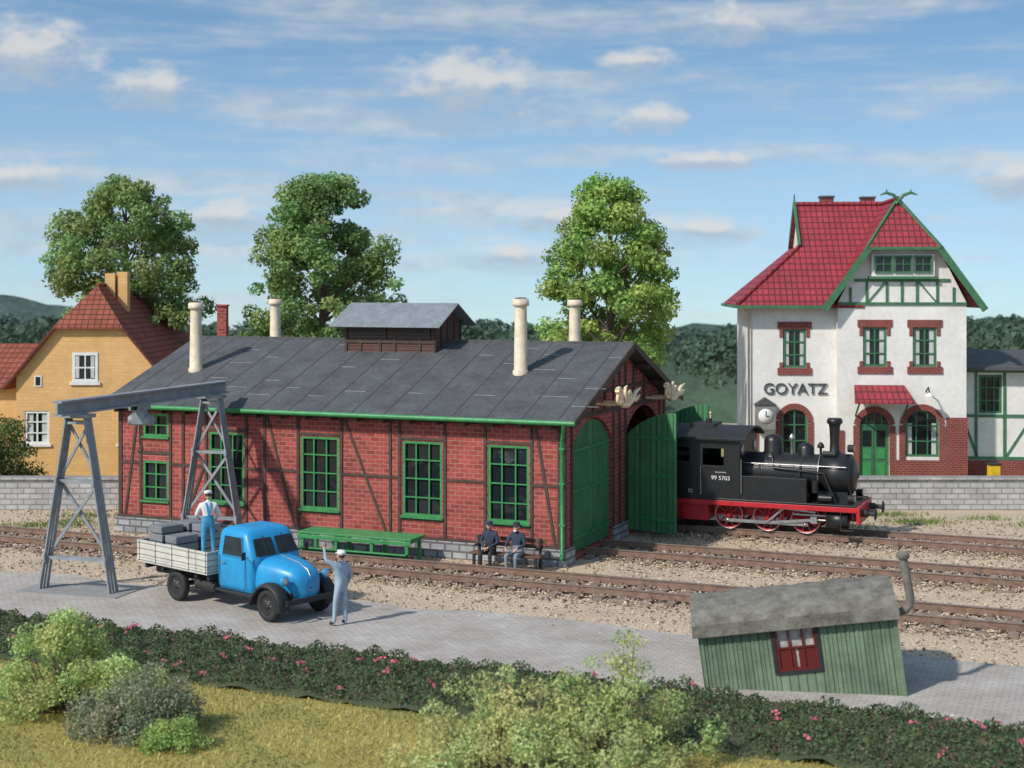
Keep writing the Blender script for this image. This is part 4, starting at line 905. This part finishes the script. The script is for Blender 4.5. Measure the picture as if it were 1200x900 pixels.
dred=M('dark_red_paint',(.13,.012,.012),.5); pane=M('window_pane',(.45,.4,.38),.15,.4,6); 
mb=MB(); mb.M=Matrix.Translation((-3.85,0,0)); window(mb,1.45,2.25,.75,1.65,3,2,dred,pane,.05,.035,-.02,.07)
mb.box(1.38,1.45,-.035,.0,.7,1.7,matblack); mb.box(2.25,2.32,-.035,.0,.7,1.7,matblack); mb.box(1.45,2.25,-.035,0,.69,.75,matblack)
mb.box(1.5,1.82,.02,.04,.8,1.17,dred); mb.box(1.88,2.2,.02,.04,.8,1.17,dred)
mb.M=Matrix(); mb.obj('window',hut)
mb=MB(); mb.tube([(-.1,.3,1.62),(.1,.3,1.62),(.22,.3,1.66),(.31,.3,1.76),(.34,.3,1.9),(.30,.3,2.7)],.085,oldfelt,12); mb.lathe((.3,.3,2.66),(.1,0,1),[(.095,0),(.13,.03),(.13,.1),(.1,.14),(.02,.16)],oldfelt,14); mb.obj('stovepipe',hut)
# ------------------------------------------------------------ vegetation
def crown(clumps,per,lsz,col,var=.18,outb=.8):
    C=[];N=[];S=[];T=[]
    for c,r in clumps:
        k=int(per*r*r); d_=unit(rng.normal(size=(k,3))); rr=r*(.35+.65*rng.random((k,1))**.5)*(1+.25*rng.normal(size=(k,1))*.4)
        C.append(np.array(c)+d_*rr*np.array([1,1,.78])); N.append(d_*outb+rng.normal(size=(k,3))*.6+np.array([0,0,.3])); S.append(rng.uniform(*lsz,k))
        cl=np.array(col)*rng.uniform(1-var,1+var)*np.array([rng.uniform(.85,1.2),1,1]); T.append(cl*rng.uniform(.75,1.25,(k,1)))
    return map(np.concatenate,(C,N,S,T))
bark=M('bark',(.14,.105,.08),.9,.3,4,.6,12)
def tree(name,loc,prof,zb,zt,col,n=95,seed=1,lean=0):
    global rng; rng=np.random.default_rng(seed); random.seed(seed)
    e=empty(name,loc); cl=[]
    for i in range(n):
        f=random.random()**.95; z=zb+(zt-zb)*f; R=np.interp(f,[0,.2,.45,.7,.88,1],prof); a=random.uniform(0,6.283); rr=R*math.sqrt(random.uniform(.15,1))*random.uniform(.8,1.1)
        r=random.uniform(.36,.78); cl.append(((rr*math.cos(a),rr*math.sin(a),z-.2),r))
    C,N,S,T=crown(cl,540,(.075,.13),col,.24)
    leaves('foliage',C,N,S,T,parent=e)
    mb=MB(); mb.tube([(0,0,-.1),(.05,0,zb*.4),(-.05,.05,zb),(.05,0,(zb+zt)/2),(0,0,zt-.8)],[.36,.27,.2,.11,.03],bark,12)
    for c,r in random.sample(cl,38):
        z0=max(zb*.7,min(c[2]-1.2-.3*math.hypot(c[0],c[1]),zt-2)); k=.07+.014*(zt-z0)*.5
        mb.tube([(0,0,z0),(c[0]*.45,c[1]*.45,z0+(c[2]-z0)*.35),c],[k*.8,k*.45,.02],bark,7)
    mb.obj('trunk_and_limbs',e)
tree('deciduous_tree',(-18.0,66,0),[3.0,3.5,3.5,2.9,2.1,.9],5.0,13.2,(.25,.36,.13),180,11)
tree('deciduous_tree',(-8.7,65,0),[3.2,3.6,3.4,2.8,2.1,.8],5.0,13.2,(.23,.35,.12),180,12)
tree('deciduous_tree',(4.15,60,0),[2.4,2.9,2.9,2.3,1.6,.6],4.4,12.9,(.30,.44,.12),165,13)
rng=np.random.default_rng(3); random.seed(3)
def bush(name,loc,w,h,col,n,lsz,per=700,dep=None,r=(.2,.4)):
    e=empty(name,loc); cl=[]; dep=dep or w*.6
    for i in range(n):
        a=random.uniform(0,6.283); q=math.sqrt(random.random()); x=q*math.cos(a)*w/2; y=q*math.sin(a)*dep/2; hh=h*(1-.7*q*q)*random.uniform(.3,1); cl.append(((x,y,hh-.1),random.uniform(*r)))
    C,N,S,T=crown(cl,per,lsz,col,.2,.4); C[:,2]=np.maximum(C[:,2],.02); leaves('foliage',C,N,S,T,parent=e)
    mb=MB()
    for c,r_ in cl: mb.tube([(c[0]*.2,c[1]*.2,-.03),(c[0]*.7,c[1]*.6,c[2]*.5),c],[.02,.012,.005],bark,5)
    mb.obj('twigs',e)
bush('bush',(-8.5,27.0,0),3.2,2.0,(.46,.57,.22),64,(.022,.045),2400)
bush('bush',(-6.8,25.6,0),2.4,1.35,(.30,.33,.21),48,(.02,.04),2600)
bush('bush',(-5.85,24.7,0),1.2,.7,(.36,.50,.16),26,(.02,.035),3000,r=(.14,.26))
bush('bush',(-.3,23.6,0),3.3,2.05,(.50,.56,.24),62,(.02,.042),2200,1.8,(.14,.32))
bush('bush',(1.8,24.0,0),3.3,2.3,(.46,.54,.22),68,(.02,.042),2200,1.8,(.14,.32))
bush('bush',(.6,22.6,0),4.2,1.4,(.5,.56,.24),62,(.02,.04),2200,1.4,(.14,.32))
bush('bush',(-19.6,54,0),3.4,3.6,(.15,.19,.07),60,(.05,.09),500,2.4,(.35,.6))
# hedge strip
n=80000; S_=rng.uniform(-15,21,n); T_=rng.uniform(-14.25,-11.15,n)
def hh(s,t): 
    ed=np.clip(np.minimum(t+14.35+.12*np.sin(s*3.3)+.1*np.sin(s*7.1),-11.05-t+.1*np.sin(s*2.9))/.35,0,1)**.5
    return ed*(.26+.07*np.sin(s*1.7+t*2)+.06*np.sin(s*4.1-t*3.3)+.06*np.sin(s*9+t*7))
Zz=hh(S_,T_)*(.45+.6*rng.random(n)); pal=np.array([(.10,.155,.07),(.13,.19,.085),(.08,.12,.06),(.18,.17,.11),(.22,.12,.10)]); ix=rng.choice(5,n,p=[.31,.27,.2,.14,.08])
hg=empty('flowering_hedge')
leaves('foliage',Wn(S_,T_,Zz),rng.normal(size=(n,3))+np.array([0,0,.7]),rng.uniform(.022,.05,n),pal[ix]*rng.uniform(.7,1.4,(n,1)),parent=hg)
k=65; cs=rng.uniform(-15,21,k); ct=rng.uniform(-14.2,-11.3,k); Sf=(cs[:,None]+rng.normal(size=(k,9))*.045).ravel(); Tf=(ct[:,None]+rng.normal(size=(k,9))*.045).ravel(); nf=len(Sf)
leaves('pink_flowers',Wn(Sf,Tf,hh(Sf,Tf)+.05),rng.normal(size=(nf,3))+np.array([0,-.5,1]),rng.uniform(.02,.045,nf),np.tile([(.78,.20,.28)],(nf,1))*rng.uniform(.7,1.2,(nf,1)),parent=hg,aspect=.9)
mb=MB(); soil=M('soil',(.06,.075,.035),.95)
ss=np.linspace(-15,21,120); tt=np.linspace(-14.35,-11.05,10); vs=[]
for t in tt:
    for s in ss: p=W(s,t); vs.append((p.x,p.y,float(hh(np.array(s),np.array(t)))*.55+.006))
mb.add(vs,[(j*120+i,j*120+i+1,(j+1)*120+i+1,(j+1)*120+i) for j in range(9) for i in range(119)],soil,True); mb.obj('hedge_core',hg)
# grass blades
def blades(name,Cx,Cy,h,cols,w=.012):
    n=len(Cx); a=rng.uniform(0,6.28,n); dx=np.cos(a)*w; dy=np.sin(a)*w; lx=rng.normal(size=n)*h*.5; ly=rng.normal(size=n)*h*.5
    V=np.stack([np.stack([Cx-dx,Cy-dy,np.zeros(n)],1),np.stack([Cx+dx,Cy+dy,np.zeros(n)],1),np.stack([Cx+lx,Cy+ly,h],1)],1).reshape(-1,3)
    return npmesh(name,V,np.arange(3*n).reshape(n,3),LEAF,np.repeat(cols,3,0))
n=140000; gx=rng.uniform(-13,15,n); gy=rng.uniform(17,34,n); tq=(gx-O.x)*.389+(gy-O.y)*.921; k=tq<-14.1; gx=gx[k];gy=gy[k]; n=len(gx)
pt=(np.sin(gx*1.3+gy*.7)+np.sin(gx*.6-gy*1.9+1)+np.sin(gx*3.1+gy*2.3))/3+rng.normal(size=n)*.35
colg=np.where((pt>.05)[:,None],np.array([[.62,.50,.17]]),np.where((pt>-.35)[:,None],np.array([[.46,.42,.13]]),np.array([[.28,.30,.10]])))*rng.uniform(.6,1.3,(n,1))
blades('grass_blades',gx,gy,rng.uniform(.03,.09,n),colg,.016)
k=9000; cx=rng.uniform(-24,26,60); cy=np.where(cx>9,rng.uniform(47.5,51,60),rng.uniform(46,51,60)); cx=np.where((cx>-13)&(cx<9),cx+22*np.sign(cx+2),cx)
ii=rng.integers(0,60,k); blades('weeds',cx[ii]+rng.normal(size=k)*.6,cy[ii]+rng.normal(size=k)*.25,rng.uniform(.05,.2,k),np.array([[.22,.3,.08]])*rng.uniform(.6,1.3,(k,1)),.02)
# distant forest
n=560; C=[];N=[];S2=[];T2=[]
for i in range(n):
    y=rng.uniform(118,215); x=rng.uniform(-1,1)*(y*.62); top=8-(y/1660)*(rng.uniform(28,52)+6*math.sin(x*.09)-(12 if x/y<-.30 else 0)); r=rng.uniform(1.8,3.4); k=150
    d_=unit(rng.normal(size=(k,3))); d_[:,2]=np.abs(d_[:,2])*1.2-.45
    C.append(np.array([x,y,top-r*1.1])+d_*r*np.array([1,1,1.15])*rng.uniform(.75,1.05,(k,1))); N.append(d_+rng.normal(size=(k,3))*.5); S2.append(rng.uniform(.25,.5,k))
    hz=(y-118)/97*.6; col=np.array([.09,.145,.095])*(1-hz)+np.array([.12,.175,.16])*hz; T2.append(col*rng.uniform(.8,1.2)*rng.uniform(.8,1.2,(k,1)))  # bluish distance haze painted into the leaf tint, stronger with depth
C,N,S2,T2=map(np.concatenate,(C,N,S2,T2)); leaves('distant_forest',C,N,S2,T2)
mb=MB(); fm=M('forest_floor',(.06,.1,.06),.95,.3,.2); 
for yy,zt_ in ((150,2.2),(185,2.0)):
    xs_=[-140+280*i/70 for i in range(71)]; top=[zt_-1.2+.9*math.sin(x*.23)+.6*math.sin(x*.51+1) for x in xs_]
    mb.add([(x,yy-9,-9) for x in xs_]+[(x,yy,t) for x,t in zip(xs_,top)]+[(x,yy+9,-11) for x in xs_],[(j*71+i,j*71+i+1,(j+1)*71+i+1,(j+1)*71+i) for j in range(2) for i in range(70)],fm,True)
mb.obj('forest_understorey')
mb=MB(); hm=M('hill_blue_green',(.06,.10,.085),.95,.45,.06)  # blue-green of distant haze put into the hill's base colour
xs_=[-520+1040*i/260 for i in range(261)]
def ht(x): return -7+13*math.exp(-((x+190)/50)**2)+8*math.exp(-((x-230)/100)**2)+2.0*math.sin(x*.02)+.6*math.sin(x*.11)+.5*math.sin(x*.31)+random.uniform(-.5,.5)
mb.add([(x,430,-35) for x in xs_]+[(x,500,ht(x)) for x in xs_]+[(x,570,-40) for x in xs_],[(j*261+i,j*261+i+1,(j+1)*261+i+1,(j+1)*261+i) for j in range(2) for i in range(260)],hm,True)
mb.obj('hills')
# ------------------------------------------------------------ camera
cam=bpy.data.cameras.new('camera'); co=bpy.data.objects.new('camera',cam); scene.collection.objects.link(co)
co.location=(0,0,8); co.rotation_euler=(rad(90),0,0); cam.lens=49.8; cam.sensor_width=36; cam.shift_y=-110/1200; cam.clip_end=5000; cam.clip_start=.5
cam.dof.use_dof=True; cam.dof.focus_distance=41; cam.dof.aperture_fstop=.7
scene.camera=co
scene.view_settings.view_transform='Standard'; scene.view_settings.look='None'; scene.view_settings.exposure=0
